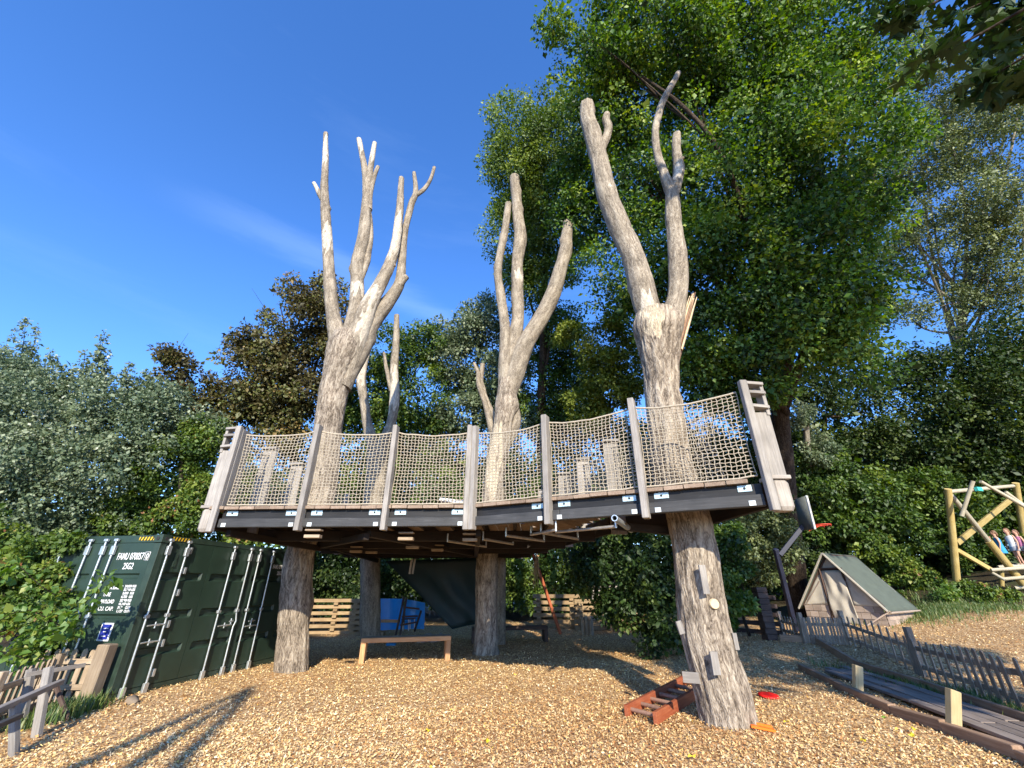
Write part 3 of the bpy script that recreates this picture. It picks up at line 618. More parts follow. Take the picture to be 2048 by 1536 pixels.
def v3(p, z): return (p[0], p[1], z)
for (P0, P1, split) in [(np.array([-5.42, 7.80]), A1, 1), (A1, np.array([3.40, 5.53]), -1)]:
    dd = P1 - P0; Ld = np.linalg.norm(dd); dd /= Ld; nn = np.array([-dd[1], dd[0]]); bw = Ld / 17
    # the two decks meet on the line from the inner corner to the back
    e = np.array([.2, 16.4]) - A1; e /= np.linalg.norm(e)
    for i in range(17):
        p = P0 + dd * bw * (i + .5); l = ray_poly(p + nn * .01, nn)
        den = nn[0] * e[1] - nn[1] * e[0]
        if abs(den) > 1e-6:
            t_ = ((A1[0] - p[0]) * e[1] - (A1[1] - p[1]) * e[0]) / den
            if t_ > .2: l = min(l, t_)
        f0 = R.uniform(-.012, .012); q0 = p - nn * (.03 + f0)
        beam('deck_board', plat, v3(q0, ZD + R.uniform(-.003, .003)), v3(p + nn * max(.4, l - .12), ZD), bw - .012, .055, M['deck'])
dR = np.array([3.40, 5.53]) - A1; dR /= np.linalg.norm(dR); nR = np.array([-dR[1], dR[0]]); dL = A1 - np.array([-5.42, 7.80]); dL /= np.linalg.norm(dL); nL = np.array([-dL[1], dL[0]])
for i in range(12):
    q = A1 + dL * .275 * (i + .5) - nL * 1.0; den = nL[0] * nR[1] - nL[1] * nR[0]
    t0 = ((A1[0] - q[0]) * nR[1] - (A1[1] - q[1]) * nR[0]) / den; p = q + nL * (t0 - .05); l = ray_poly(p, nL)
    if l > 50 or p[1] > 15.5: continue
    beam('deck_board', plat, v3(p, ZD - .004), v3(p + nL * (l - .1), ZD - .004), .262, .05, M['deck'])
# fascia: a recessed upper beam and a proud lower one on each side
for (P0, P1) in [(A0, A1), (A1, A2)]:
    dd = (P1 - P0) / np.linalg.norm(P1 - P0); nn = np.array([-dd[1], dd[0]])
    L_ = np.linalg.norm(P1 - P0); cuts = [0, 1] if P0 is A0 else [0, .37, .64, 1]
    beam('upper_beam', plat, v3(P0 + nn * .10, 2.826), v3(P1 + nn * .10, 2.826), .08, .145, M['black'])
    for i in range(len(cuts) - 1):
        a = P0 + (P1 - P0) * cuts[i] + nn * .045 + dd * .004; b_ = P0 + (P1 - P0) * cuts[i + 1] + nn * .045 - dd * .004
        beam('lower_beam', plat, v3(a, 2.675), v3(b_, 2.675), .11, .15, M['black2'])
# other edges
ed = [outline[2], outline[3], outline[4], outline[5], outline[6], outline[7], outline[0]]
for i in range(len(ed) - 1):
    a, b_ = ed[i], ed[i + 1]; beam('edge_beam', plat, v3(a, 2.745), v3(b_, 2.745), .08, .30, M['joist'])
# joists and bearers underneath
for x in np.arange(-4.9, 1.2, .62):
    y1 = 16.2 if x < .2 else 11.5; y0 = 7.95 if x < -.7 else 7.75 - (x + .7) * .45
    beam('joist', plat, (x, y0, 2.80), (x, y1, 2.80), .06, .18, M['joist'])
for y in [9.2, 11.0, 12.7, 14.5]:
    xr = {9.2: 1.7, 11.0: 1.3, 12.7: 1.0, 14.5: .6}[y]
    beam('bearer', plat, (-5.35, y, 2.60), (xr, y, 2.60), .12, .20, M['joist'])
for (a, b_) in [((-5.1, 8.0), (-4.5, 10.6)), ((-4.5, 10.6), (-2.6, 8.0)), ((-4.5, 11.2), (-1.0, 13.0)), ((-2.6, 8.1), (-1.0, 12.6)), ((-.6, 8.0), (-1.0, 12.6)), ((1.6, 7.0), (2.75, 7.3)), ((-4.4, 11.4), (-4.6, 15.6))]:
    beam('brace', plat, (*a, 2.53), (*b_, 2.47), .10, .12, M['joist'])
# small block pairs seen in the dark under the deck
for (u, v) in [(626,1073),(812,1078),(825,1095),(712,1103),(743,1105),(940,1080),(875,1100)]:
    p = onZ(u, v, 2.42); obj('spacer_block', box_mesh(.26, .12, .05, M['tan'], .004), plat, Matrix.Translation(Vector(p)))
    obj('spacer_block', box_mesh(.26, .12, .025, M['tan'], .003), plat, Matrix.Translation(Vector(p) + Vector((0, 0, .10))))
# steel climbing tubes bolted under the near side
for (u0, v0, u1, v1) in [(895,1082,972,1093),(966,1078,1026,1088),(1012,1071,1088,1082),(1082,1065,1156,1078),(1062,1069,1112,1060),(1112,1064,1232,1053)]:
    a, b_ = onZ(u0, v0, 2.48), onZ(u1, v1, 2.46); pipe('climbing_bar', plat, [a, b_], .024, M['pipe'])
    for q_ in (a, b_): pipe('bar_hanger', plat, [q_ + [0, 0, -.02], q_ + [0, 0, .14]], .018, M['steel'], 6)
a = onZ(1229, 1036, 2.52); b_ = onZ(1262, 1060, 2.5)
V1, Q1, T1 = tube_arrays([a, b_], .045, 16, False); V2, Q2, T2 = tube_arrays([a, b_], .033, 16, False)
mb = MB(); mb.add(V1, Q1); mb.add(V2, Q2[:, ::-1]); j = np.arange(16); mb.add(np.vstack([V1[:16], V2[:16]]), np.stack([j, (j + 1) % 16, 16 + (j + 1) % 16, 16 + j], 1)); mb.build('open_tube', M['steel'], plat, True)

# rails posts
posts = [A0 + (A1 - A0) * s_ for s_ in (.335, .672)] + [A1] + [A1 + (A2 - A1) * s_ for s_ in (.333, .664)]
tops = [4.46, 4.42, 4.40, 4.34, 4.36]; dirs = [A1 - A0] * 2 + [A1 - A0] + [A2 - A1] * 2
def plates(P, d, off=.13, wide=.2, sides=(-1, 1)):
    nn = np.array([-d[1], d[0]])
    for sg in sides:
        c_ = P + d * sg * (off + wide / 2) + nn * .054
        Mx = Matrix((Vector((*d, 0)), Vector((*nn, 0)), Vector((0, 0, 1)))).transposed().to_4x4(); Mx.translation = (*c_, 2.845)
        pl = obj('bracket_plate', box_mesh(wide, .012, .085, M['plate'], .002), plat, Mx)
        h = MB().tube([np.array([*(c_ - nn * .004), 2.845]), np.array([*(c_ - nn * .013), 2.845])], .016, 10).build('bolt_hole', M['hole'], pl)
        c2 = P + d * sg * (off + .035) - nn * .014; M2 = Mx.copy(); M2.translation = (*c2, 2.64)
        obj('small_plate', box_mesh(.08, .012, .065, M['platew'], .002), plat, M2)
for i, (P, tz_, d) in enumerate(zip(posts, tops, dirs)):
    d = d / np.linalg.norm(d); nn = np.array([-d[1], d[0]]); f = P - nn * .055
    if i == 2:
        beam('rail_post', plat, v3(f - d * .05, 2.53), v3(f - d * .045, tz_), .085, .16, M['post'], up=(*(nn), 0))
        d2 = (A2 - A1) / np.linalg.norm(A2 - A1); n2 = np.array([-d2[1], d2[0]])
        beam('rail_post', plat, v3(A1 - n2 * .035 + d2 * .08, 2.53), v3(A1 - n2 * .035 + d2 * .075, tz_ - .02), .10, .14, M['post'], up=(*n2, 0))
        plates(P, d, .12); continue
    beam('rail_post', plat, v3(f, 2.53), v3(f, tz_), .085 if i < 2 else .095, .17, M['post'], up=(*nn, 0)); plates(P, d)
plates(A0 + np.array([-.02, 0]), (A1 - A0) / np.linalg.norm(A1 - A0), .10, sides=(1,)); plates(A2, (A2 - A1) / np.linalg.norm(A2 - A1), .12, .17, sides=(-1,))
# corner posts: a narrow stile, a deep inner plank, a wide outer plank and open rungs at the top
def corner_post(C, side, ztop, wd, toe):
    c3 = lambda x, y, z: (C[0] + side * x, C[1] + y, z)
    beam('corner_stile', plat, c3(0, -.03, 2.52), c3(0, -.03, ztop), .10, .09, M['post'], up=(0, 1, 0))
    if side < 0: beam('inner_plank', plat, c3(-.03, .18, 2.95), c3(-.03, .18, ztop - .03), .05, .32, M['post'], up=(0, 1, 0))
    beam('outer_plank', plat, c3(.06 + wd / 2, .06, 2.98), c3(.06 + wd / 2, .06, ztop - .46), wd, .05, M['post'], up=(0, 1, 0))
    for k_, z_ in enumerate((ztop - .03, ztop - .17, ztop - .38)):
        beam('rung', plat, c3(.05, .02, z_), c3(.05 + wd, .06, z_ - (.0 if k_ < 2 else .01)), .15, .045, M['post'])
    beam('outer_strip', plat, c3(.06 + wd - .015, .10, ztop - .5), c3(.06 + wd - .015, .10, ztop - .02), .05, .16, M['post'], up=(0, 1, 0))
    beam('base_block', plat, c3(.06 + wd * .52, .12, 2.53), c3(.06 + wd * .52, .12, 2.93), wd, .22, M['grey'], up=(0, 1, 0), ch=.05)
    beam('cap_board', plat, c3(.05, .12, 2.952), c3(.08 + wd, .12, 2.952), .26, .05, M['grey'])
corner_post(np.array([-5.27, 7.77]), -1, 4.46, .22, 0)
corner_post(np.array([3.31, 5.50]), 1, 4.33, .25, 0)

# rope nets
def net(Pa, Pb, zt0, zt1, sag, nu, nv, r, z0=2.985, bulge=.05, mat='rope', name='rope_net'):
    Pa, Pb = np.array(Pa, float), np.array(Pb, float); mb = MB(); d = Pb - Pa; nn = np.array([-d[1], d[0]]) / np.linalg.norm(d); sd = R.uniform(0, 50)
    def node(i, j):
        u = i / nu; v = j / nv; zt = zt0 * (1 - u) + zt1 * u - sag * 4 * u * (1 - u)
        pin = .018 * math.sin(v * math.pi) ; uu = pin + u * (1 - 2 * pin)
        uu += (.12 if j % 2 else -.12) / nu * (1 if 0 < i < nu else 0)
        vv = v + (.13 / nv if (i + j) % 2 else -.13 / nv) * (1 if 0 < j < nv else 0)
        w1, w2 = vnoise(np.array([[i * .45 + sd, j * .45, 0], [i * .45, j * .45 + sd, 9]])) - .5
        p = Pa + d * (uu + w1 * .35 / nu); z = z0 + (zt - z0) * (vv + w2 * .35 / nv)
        b_ = bulge * math.sin(u * math.pi) * math.sin(min(1, vv) * math.pi) + .02 * w1
        return np.array([p[0] - nn[0] * b_, p[1] - nn[1] * b_, z])
    G_ = [[node(i, j) for j in range(nv + 1)] for i in range(nu + 1)]
    for j in range(1, nv): mb.tube([G_[i][j] for i in range(nu + 1)], r, 4, False)
    for i in range(nu + 1): mb.tube([G_[i][j] for j in range(nv + 1)], r, 4, False)
    mb.tube([G_[i][nv] for i in range(nu + 1)], r * 2.3, 6); mb.tube([G_[i][0] for i in range(nu + 1)], r * 2.0, 6)
    o_ = mb.build(name, M[mat], plat); return kind(o_, 'stuff')
PL = [A0 + np.array([.05, .0])] + posts + [A2 + np.array([.03, -.01])]
zt = [4.32, 4.36, 4.31, 4.28, 4.24, 4.24, 4.22]
for i in range(6):
    a, b_ = PL[i].copy(), PL[i + 1].copy(); d = (b_ - a) / np.linalg.norm(b_ - a); nn = np.array([-d[1], d[0]])
    a2 = a + d * (.04 if i else 0) + nn * .02; b2 = b_ - d * .05 + nn * .02
    net(a2, b2, zt[i] - .0, zt[i + 1], .055 if i < 3 else .07, 21, 22, .0066)
# edge nets and posts round the back
back = [(np.array([3.25, 6.4]), 4.33), (np.array([2.05, 8.5]), 4.38), (np.array([1.68, 9.9]), 4.38), (np.array([1.38, 11.3]), 4.38), (np.array([.9, 13.4]), 4.38), (np.array([.3, 16.2]), 4.38), (np.array([-1.5, 16.3]), 4.38), (np.array([-3.4, 16.3]), 4.38), (np.array([-5.3, 16.2]), 4.38), (np.array([-5.38, 14.0]), 4.4), (np.array([-5.38, 12.0]), 4.4), (np.array([-5.36, 10.4]), 4.4), (np.array([-5.36, 9.1]), 4.4), (np.array([-5.3, 8.1]), 4.35)]
for i, (P, z_) in enumerate(back):
    if 0 < i < len(back) - 1:
        wdp = .30 if i in (1, 2, 3, 11, 12) else .18
        beam('rear_post', plat, v3(P, 2.56), v3(P, z_), wdp, .06, M['post'], up=(0, 1, 0)); 
        if i in (1, 2, 3, 11, 12):
            beam('post_cap', plat, v3(P - [wdp * .55, 0], z_ + .02), v3(P + [wdp * .55, 0], z_ + .03), .2, .05, M['post'])
for i in range(len(back) - 1):
    a, b_ = back[i][0], back[i + 1][0]; L_ = np.linalg.norm(b_ - a)
    net(a, b_, back[i][1] - .12, back[i + 1][1] - .12, .06, max(5, int(L_ / .095)), 16, .007)
# things standing on the deck
a = onZ(912, 1003, 3.0); st = MB(); 
crate = thing('folded_table', 'pale folded table top lying on the deck beside the middle post', 'table', (-1.1, 8.4, 2.96))
obj('table_top', box_mesh(.62, .30, .06, M['white']), crate, Matrix.Translation((-1.05, 8.2, 3.10)) @ Matrix.Rotation(.12, 4, 'Y'))
for dx in (-.25, .25): beam('leg', crate, (-1.05 + dx, 8.25, 2.955), (-1.05 + dx, 8.25, 3.08), .03, .03, M['steel'])
bb_ = thing('basin', 'pale blue plastic basin standing on the deck boards', 'basin', (-2.0, 9.1, 2.96))
V, Q, T = tube_arrays([(-1.95, 9.1, 2.962), (-1.95, 9.1, 3.03), (-1.95, 9.1, 3.10)], [.2, .26, .30], 20, False); mb = MB().add(V, Q); mb.tube([(-1.95, 9.1, 2.961), (-1.95, 9.1, 2.975)], .2, 20)
mb.build('bowl', plain('pale_blue_plastic', (.35, .62, .78), .4), bb_, True)
MB().tube([(-1.95 + .305 * math.cos(t_), 9.1 + .305 * math.sin(t_), 3.10) for t_ in np.linspace(0, 2 * math.pi, 25)], .014, 6).build('rim', M['white'], bb_, True)

# ================================================================== shipping container
KR = math.atan2(-.172, .985); K0 = Vector((-6.48, 8.3, -.06)); CH = 2.60; CW = 2.44; CL = 4.86
cont = thing('shipping_container', 'dark green steel shipping container with galvanised locking bars on its doors', 'shipping container', K0, None, KR)
KM = WM[cont.name]
def kobj(name, me, M_=Matrix.Identity(4), parent=None): return obj(name, me, parent or cont, KM @ M_)
def kbox(name, c, s, mat, parent=None, ch=.004):
    return kobj(name, box_mesh(s[0], s[1], s[2], M[mat], ch), Matrix.Translation(Vector(c)), parent)
# door leaf: pressed panel with horizontal recesses; profile in z, given in local (a = along, d = outward)
def door_leaf(name, x0, x1, z0, z1, along, rib_z, depth=.035):
    """along: 'x' front face (outward -y), 'y' side face (outward +x)"""
    prof = [(z0, 0.0)]
    for (ra, rb_) in rib_z: prof += [(ra, 0.0), (ra + .03, -depth), (rb_ - .03, -depth), (rb_, 0.0)]
    prof.append((z1, 0.0)); inset = .10; V = []; Q = []
    cols = [x0, x0 + inset, x0 + inset + .03, x1 - inset - .03, x1 - inset, x1]
    for (z, d) in prof:
        for ci, xx in enumerate(cols):
            dd = d if 2 <= ci <= 3 else 0.0
            V.append((xx, -dd, z) if along == 'x' else (dd, xx, z))
    m = len(cols)
    for i in range(len(prof) - 1):
        for j in range(m - 1):
            q = [i * m + j, i * m + j + 1, (i + 1) * m + j + 1, (i + 1) * m + j]; Q.append(q)
    # back face so the leaf has thickness
    n0 = len(V)
    for (xx, z) in [(x0, z0), (x1, z0), (x1, z1), (x0, z1)]: V.append((xx, .05, z) if along == 'x' else (-.05, xx, z))
    Q.append([n0, n0 + 3, n0 + 2, n0 + 1])
    top = (len(prof) - 1) * m
    Q += [[0, n0, n0 + 1, m - 1], [top, top + m - 1, n0 + 2, n0 + 3], [0, top, n0 + 3, n0], [m - 1, n0 + 1, n0 + 2, top + m - 1]]
    me = bpy.data.meshes.new(name); me.from_pydata(V, [], Q); me.materials.append(M['green']); me.update(); return me
ribs = [(.66, .74), (1.20, 1.29), (1.84, 1.94)]
# frame
kbox('corner_post', (-.06, .06, CH / 2), (.13, .13, CH - .3), 'greend'); kbox('corner_post', (-CW + .06, .06, CH / 2), (.13, .13, CH - .3), 'greend')
kbox('corner_post', (-.06, CL - .06, CH / 2), (.13, .13, CH - .3), 'greend'); kbox('corner_post', (-CW + .06, CL - .06, CH / 2), (.13, .13, CH - .3), 'greend')
for (x, y) in [(-.07, .07), (-CW + .07, .07), (-.07, CL - .07), (-CW + .07, CL - .07)]:
    for z in (CH - .07, .07):
        cc_ = kbox('corner_casting', (x, y, z), (.18, .18, .14), 'greend')
        if y < 1 and x > -1 and z > 1:
            e1 = MB().tube([(-.07, -.028, z), (-.07, -.015, z)], .032, 16); kobj('casting_hole', e1.mesh('casting_hole', M['hole']), Matrix.Identity(4), cc_)
            e1 = MB().tube([(.015, .07, z), (.028, .07, z)], .032, 16); kobj('casting_hole', e1.mesh('casting_hole', M['hole']), Matrix.Identity(4), cc_)
kbox('header_rail', (-CW / 2, .05, CH - .075), (CW - .28, .10, .13), 'green'); kbox('sill_rail', (-CW / 2, .05, .09), (CW - .28, .10, .16), 'green')
kbox('side_top_rail', (-.05, CL / 2, CH - .055), (.09, CL - .30, .09), 'greend'); kbox('side_sill_rail', (-.05, CL / 2, .09), (.09, CL - .30, .16), 'greend')
kbox('roof', (-CW / 2, CL / 2, CH - .03), (CW - .2, CL - .2, .03), 'greend'); kbox('far_wall', (-CW + .03, CL / 2, CH / 2), (.04, CL - .3, CH - .2), 'greend'); kbox('end_wall', (-CW / 2, CL - .03, CH / 2), (CW - .3, .04, CH - .2), 'greend')
def lock_bar(parent, p, axis_, z0=.02, z1=2.53, kink=False):
    px, py = p
    pts = [(px, py, z0), (px, py, z1)]
    if kink: pts = [(px, py, z0), (px, py, .95), (px + .012, py + .03, 1.05), (px, py, 1.2), (px, py, z1)]
    b_ = kobj('lock_bar', MB().tube(pts, .017, 10).mesh('lock_bar', M['steel'], True), Matrix.Identity(4), parent)
    for z, hh in ((z0 + .12, .16), (1.25, .06), (z1 - .20, .16), (z0 + .02, .05), (z1 - .02, .05)):
        s = (.085, .05, hh) if axis_ == 'x' else (.05, .085, hh)
        kbox('bar_bracket', (px, py, z), s, 'steel', parent, .008)
    return b_
def handle(parent, x, y, z, axis_, ln_):
    e = (ln_, 0) if axis_ == 'x' else (0, ln_)
    kobj('handle', MB().tube([(x, y, z), (x + e[0] * .5, y + e[1] * .5, z + .01), (x + e[0], y + e[1], z + .005)], .013, 8).tube([(x + e[0] * .45, y + e[1] * .45, z - .045), (x + e[0] * .45, y + e[1] * .45, z + .055)], .014, 6).mesh('handle', M['steel'], True), Matrix.Identity(4), parent)
    kbox('handle_plate', (x + e[0] * .55, y + e[1] * .55, z), (.10, .02, .03) if axis_ == 'x' else (.02, .10, .03), 'steel', parent)
fd = []
for (x0, x1) in [(-CW + .13, -CW / 2 - .005), (-CW / 2 + .005, -.13)]:
    d = kobj('door', door_leaf('door', x0, x1, .18, CH - .145, 'x', ribs)); fd.append(d)
lock_bar(fd[1], (-.94, -.045), 'x'); lock_bar(fd[1], (-1.17, -.045), 'x'); lock_bar(fd[0], (-1.52, -.045), 'x'); lock_bar(fd[0], (-2.1, -.045), 'x')
sd_ = []
for (y0, y1) in [(.13, 1.22), (1.23, 2.415), (2.425, 3.62), (3.63, CL - .13)]:
    d = kobj('door', door_leaf('door', y0, y1, .18, CH - .11, 'y', [(.62, .76), (1.18, 1.33), (1.82, 1.97)], .055)); sd_.append(d)
lock_bar(sd_[0], (.045, .16), 'y'); lock_bar(sd_[0], (.045, .56), 'y'); lock_bar(sd_[1], (.045, 1.76), 'y'); lock_bar(sd_[1], (.045, 2.27), 'y', kink=True); lock_bar(sd_[2], (.045, 2.57), 'y'); lock_bar(sd_[2], (.045, 3.03), 'y')
for (y, z, l) in [(.22, 1.10, .34), (.20, .84, .34)]: handle(sd_[0], .05, y, z, 'y', l)
handle(sd_[1], .05, 1.84, .98, 'y', .36); handle(sd_[2], .05, 2.62, .92, 'y', .36); handle(sd_[1], .05, 2.12, 1.05, 'y', .1); handle(sd_[2], .05, 2.7, 1.02, 'y', .2)
for y in (.66,):
    for z in (.35, .8, 1.1, 1.62, 2.0, 2.36): kbox('hinge', (.02, y, z), (.045, .05, .12), 'steel', sd_[0], .006)
kbox('door_tag', (.012, .40, 2.18), (.006, .07, .26), 'greend', sd_[0])
# lettering
def text_mesh(s, size, mat, align='LEFT', xs_=1.0, fit=None):
    cu = bpy.data.curves.new('lettering', 'FONT'); cu.body = s; cu.size = size; cu.align_x = align; cu.extrude = .0015; cu.offset = .0015
    o_ = bpy.data.objects.new('tmp', cu); COL.objects.link(o_); bpy.context.view_layer.update()
    me = bpy.data.meshes.new_from_object(o_.evaluated_get(bpy.context.evaluated_depsgraph_get())); bpy.data.objects.remove(o_)
    me.materials.clear(); me.materials.append(mat); 
    if fit:
        w0 = max(v.co.x for v in me.vertices) - min(v.co.x for v in me.vertices); xs_ = fit / w0
    for v in me.vertices: v.co.x *= xs_
    return me
FM = Matrix.Rotation(math.pi / 2, 4, 'X')
def ftext(s, x, z, size, parent, xs_=.8, fit=None): return kobj('lettering', text_mesh(s, size, M['white'], 'LEFT', xs_, fit), Matrix.Translation((x, -.006, z)) @ FM, parent)
SM = Matrix.Rotation(math.pi / 2, 4, 'Z') @ FM
def stext(s, y, z, size, parent, xs_=.8, fit=None): return kobj('lettering', text_mesh(s, size, M['white'], 'LEFT', xs_, fit), Matrix.Translation((.008, y, z)) @ SM, parent)
ftext('FAMU', -.84, 2.17, .165, fd[1], fit=.24); ftext('070057', -.56, 2.17, .165, fd[1], fit=.29); ftext('0', -.22, 2.175, .14, fd[1], fit=.055)
fr = MB(); 
for (x, z, sx, sz) in [(-.195, 2.295, .10, .008), (-.195, 2.16, .10, .008), (-.245, 2.227, .008, .14), (-.145, 2.227, .008, .14)]: fr.box((x, -.007, z), (sx, .004, sz))
kobj('digit_box', fr.mesh('digit_box', M['white']), Matrix.Identity(4), fd[1])
ftext('25G2', -.64, 2.01, .15, fd[1], fit=.22)
rows = [('MAX.GROSS', '24,000', 'KGS'), ('', '52,910', 'LBS'), ('TARE', '3,060', 'KGS'), ('', '6,750', 'LBS'), ('PAYLOAD', '20,940', 'KGS'), ('', '46,160', 'LBS'), ('CU. CAP.', '31.9', 'CU.M'), ('', '1,127', 'CU.FT')]
for i, (a, b_, c_) in enumerate(rows):
    z = 1.71 - i * .056
    if a: ftext(a, -.84, z - .03, .085, fd[1], fit=.040 * len(a))
    ftext(b_, -.44, z, .055, fd[1], fit=.024 * len(b_)); ftext(c_, -.28, z, .055, fd[1], fit=.025 * len(c_))
stext('FAMU 070057', 3.26, 2.12, .15, sd_[2], .55) if False else stext('FAMU 07005', 3.16, 2.13, .13, sd_[2], fit=.42)
stext('25G2', 3.36, 1.99, .12, sd_[2], fit=.18)
sg = kbox('blue_sign', (-.50, -.012, 1.02), (.235, .012, .27), 'white', fd[1], .002); kbox('blue_print', (-.50, -.021, 1.022), (.18, .006, .225), 'bluesign', sg, .001)
for z, w_ in ((1.075, .10), (1.025, .06), (.96, .09)): kbox('print_line', (-.50, -.0265, z), (w_, .003, .014), 'white', sg, .0005)
kbox('cyan_sticker', (-1.78, -.008, 1.45), (.13, .006, .15), 'cyan', fd[0], .001); kbox('yellow_sticker', (-2.22, -.008, 1.52), (.12, .006, .08), 'yellow', fd[0], .001)
def chevron(x0, x1, z, axis_, n_=5):
    g = MB(); g2 = MB(); h = .062; w_ = (x1 - x0) / n_
    f = (lambda a, zz, e: (a, -.004 - e, zz)) if axis_ == 'x' else (lambda a, zz, e: (-.004 + e, a, zz))
    g.quad(f(x0, z - h / 2, 0), f(x1, z - h / 2, 0), f(x1, z + h / 2, 0), f(x0, z + h / 2, 0))
    for i in range(n_ ):
        a = x0 + i * w_ + w_ * .12; b_ = a + w_ * .5; s_ = w_ * .38
        g2.quad(f(a, z - h / 2, .002), f(min(b_, x1), z - h / 2, .002), f(min(b_ + s_, x1), z + h / 2, .002), f(min(a + s_, x1), z + h / 2, .002))
    o1 = kobj('warning_strip', g.mesh('warning_strip', M['yellow'])); kobj('warning_stripe', g2.mesh('warning_stripe', M['blk']), Matrix.Identity(4), o1)
chevron(-.50, -.17, CH - .07, 'x'); chevron(-2.25, -1.98, CH - .07, 'x'); chevron(.22, .62, CH - .055, 'y', 6)
st_ = MB(); V, Q, T = tube_arrays([(-6.05, 8.15, -.02), (-5.98, 8.12, .03), (-5.86, 8.1, .0)], [.05, .09, .05], 7); V += R.normal(0, .012, V.shape)
tag(MB().add(V, Q, T).build('stone', M['stone']), 'brown stone lying at the foot of the green container corner', 'stone')

# ================================================================== benches, panel and clutter under the deck
def bench(name, label, P0, P1, hgt, wd, side, mt='bench', mtop='benchtop', group='low timber benches'):
    P0, P1 = np.array(P0, float), np.array(P1, float); d = P1[:2] - P0[:2]; L_ = np.linalg.norm(d); d /= L_; n2 = np.array([-d[1], d[0]])
    z0, z1 = tz(*P0[:2]) - .05, tz(*P1[:2]) - .05
    t = thing(name, label, 'bench', (P0[0], P0[1], z0 + .05), group); Z0, Z1 = z0 + .05 + hgt, z1 + .05 + hgt
    k_ = 3
    for i in range(k_):
        o_ = n2 * (i * wd / (k_ - 1) * .92 + .03)
        beam('seat_board', t, (*(P0[:2] + o_), Z0 - .05), (*(P1[:2] + o_), Z1 - .05), wd / k_ * .86, .10, M[mt] if i == 0 else M[mtop])
        for (Pq, zq, sg_) in ((P0, z0, 1), (P1, z1, -1)):
            q = Pq[:2] + o_ + d * sg_ * .06
            beam('leg', t, (*q, zq), (*q, (Z0 if Pq is P0 else Z1) - .102), .12, wd / k_ * .80, M[mt], up=(*n2, 0))
    return t
pa = onZ(716, 1283, .52); pb = onZ(893, 1272, .52)
bench('bench', 'orange brown timber bench standing in the sun between the two front trunks', (-3.66, 11.95, 0), (-1.54, 12.4, 0), .53, .46, 1)
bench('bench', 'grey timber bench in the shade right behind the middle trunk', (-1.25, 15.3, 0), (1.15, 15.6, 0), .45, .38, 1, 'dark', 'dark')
bench('bench', 'small timber bench in front of the stacked timber wall in dappled shade', (2.75, 16.9, 0), (4.1, 18.2, 0), .55, .38, 1, 'tan', 'tan')
# stacked timber walls
def timber_wall(label, P0, P1, n_, z0, hb, gap, mt, group='stacked timber walls', ends=True, stub=.28):
    P0, P1 = np.array(P0, float), np.array(P1, float); d = P1 - P0; L_ = np.linalg.norm(d); d /= L_; n2 = np.array([-d[1], d[0]])
    t = thing('timber_wall', label, 'timber wall', (*P0, z0), group)
    for i in range(n_):
        z = z0 + i * (hb + gap) + hb / 2
        beam('timber', t, v3(P0 + n2 * R.uniform(-.02, .02) - d * R.uniform(0, .1), z), v3(P1 + n2 * R.uniform(-.02, .02) + d * R.uniform(0, .1), z), .14, hb, M[mt])
        if i < n_ - 1:
            for s_ in np.arange(0.15, L_, 1.35):
                q = P0 + d * s_; beam('spacer', t, v3(q - n2 * .16, z + hb / 2 + gap / 2), v3(q + n2 * .16, z + hb / 2 + gap / 2), .16, gap * .96, M[mt])
    return t
timber_wall('stacked timber wall behind the tall limbed trunk, lit by a patch of sun', (-8.4, 18.6), (-5.2, 19.0), 6, .02, .12, .10, 'stack')
timber_wall('overlapping stacked timber corner between the thin trunk and the blue panel', (-6.1, 18.4), (-4.75, 18.1), 7, .02, .13, .05, 'stack')
timber_wall('short mossy stacked timber wall crossed by the leaning red pole', (.95, 19.6), (2.75, 19.3), 6, .10, .14, .09, 'stack')
timber_wall('longer stacked timber wall behind the small bench', (2.5, 18.6), (4.9, 18.9), 5, .16, .15, .08, 'stack')
dw0, dw1 = onG(1440, 1262)[:2], onG(1562, 1272)[:2]
timber_wall('dark stacked timber fence end beside the basketball pole', dw0, dw1, 6, .10, .12, .12, 'dark')
ob = bpy.data.objects  # pillar at the end of the dark fence
t_ = thing('timber_pillar', 'dark square pillar of stacked timber at the start of the picket fence', 'timber pillar', (*onG(1541, 1278)[:2], .1)); pxy = onG(1541, 1280)
for i in range(9): obj('block', box_mesh(.30, .30, .145, M['dark'], .01), t_, Matrix.Translation((pxy[0], pxy[1], pxy[2] + .07 + i * .15)) @ Matrix.Rotation(R.uniform(-.08, .08), 4, 'Z'))

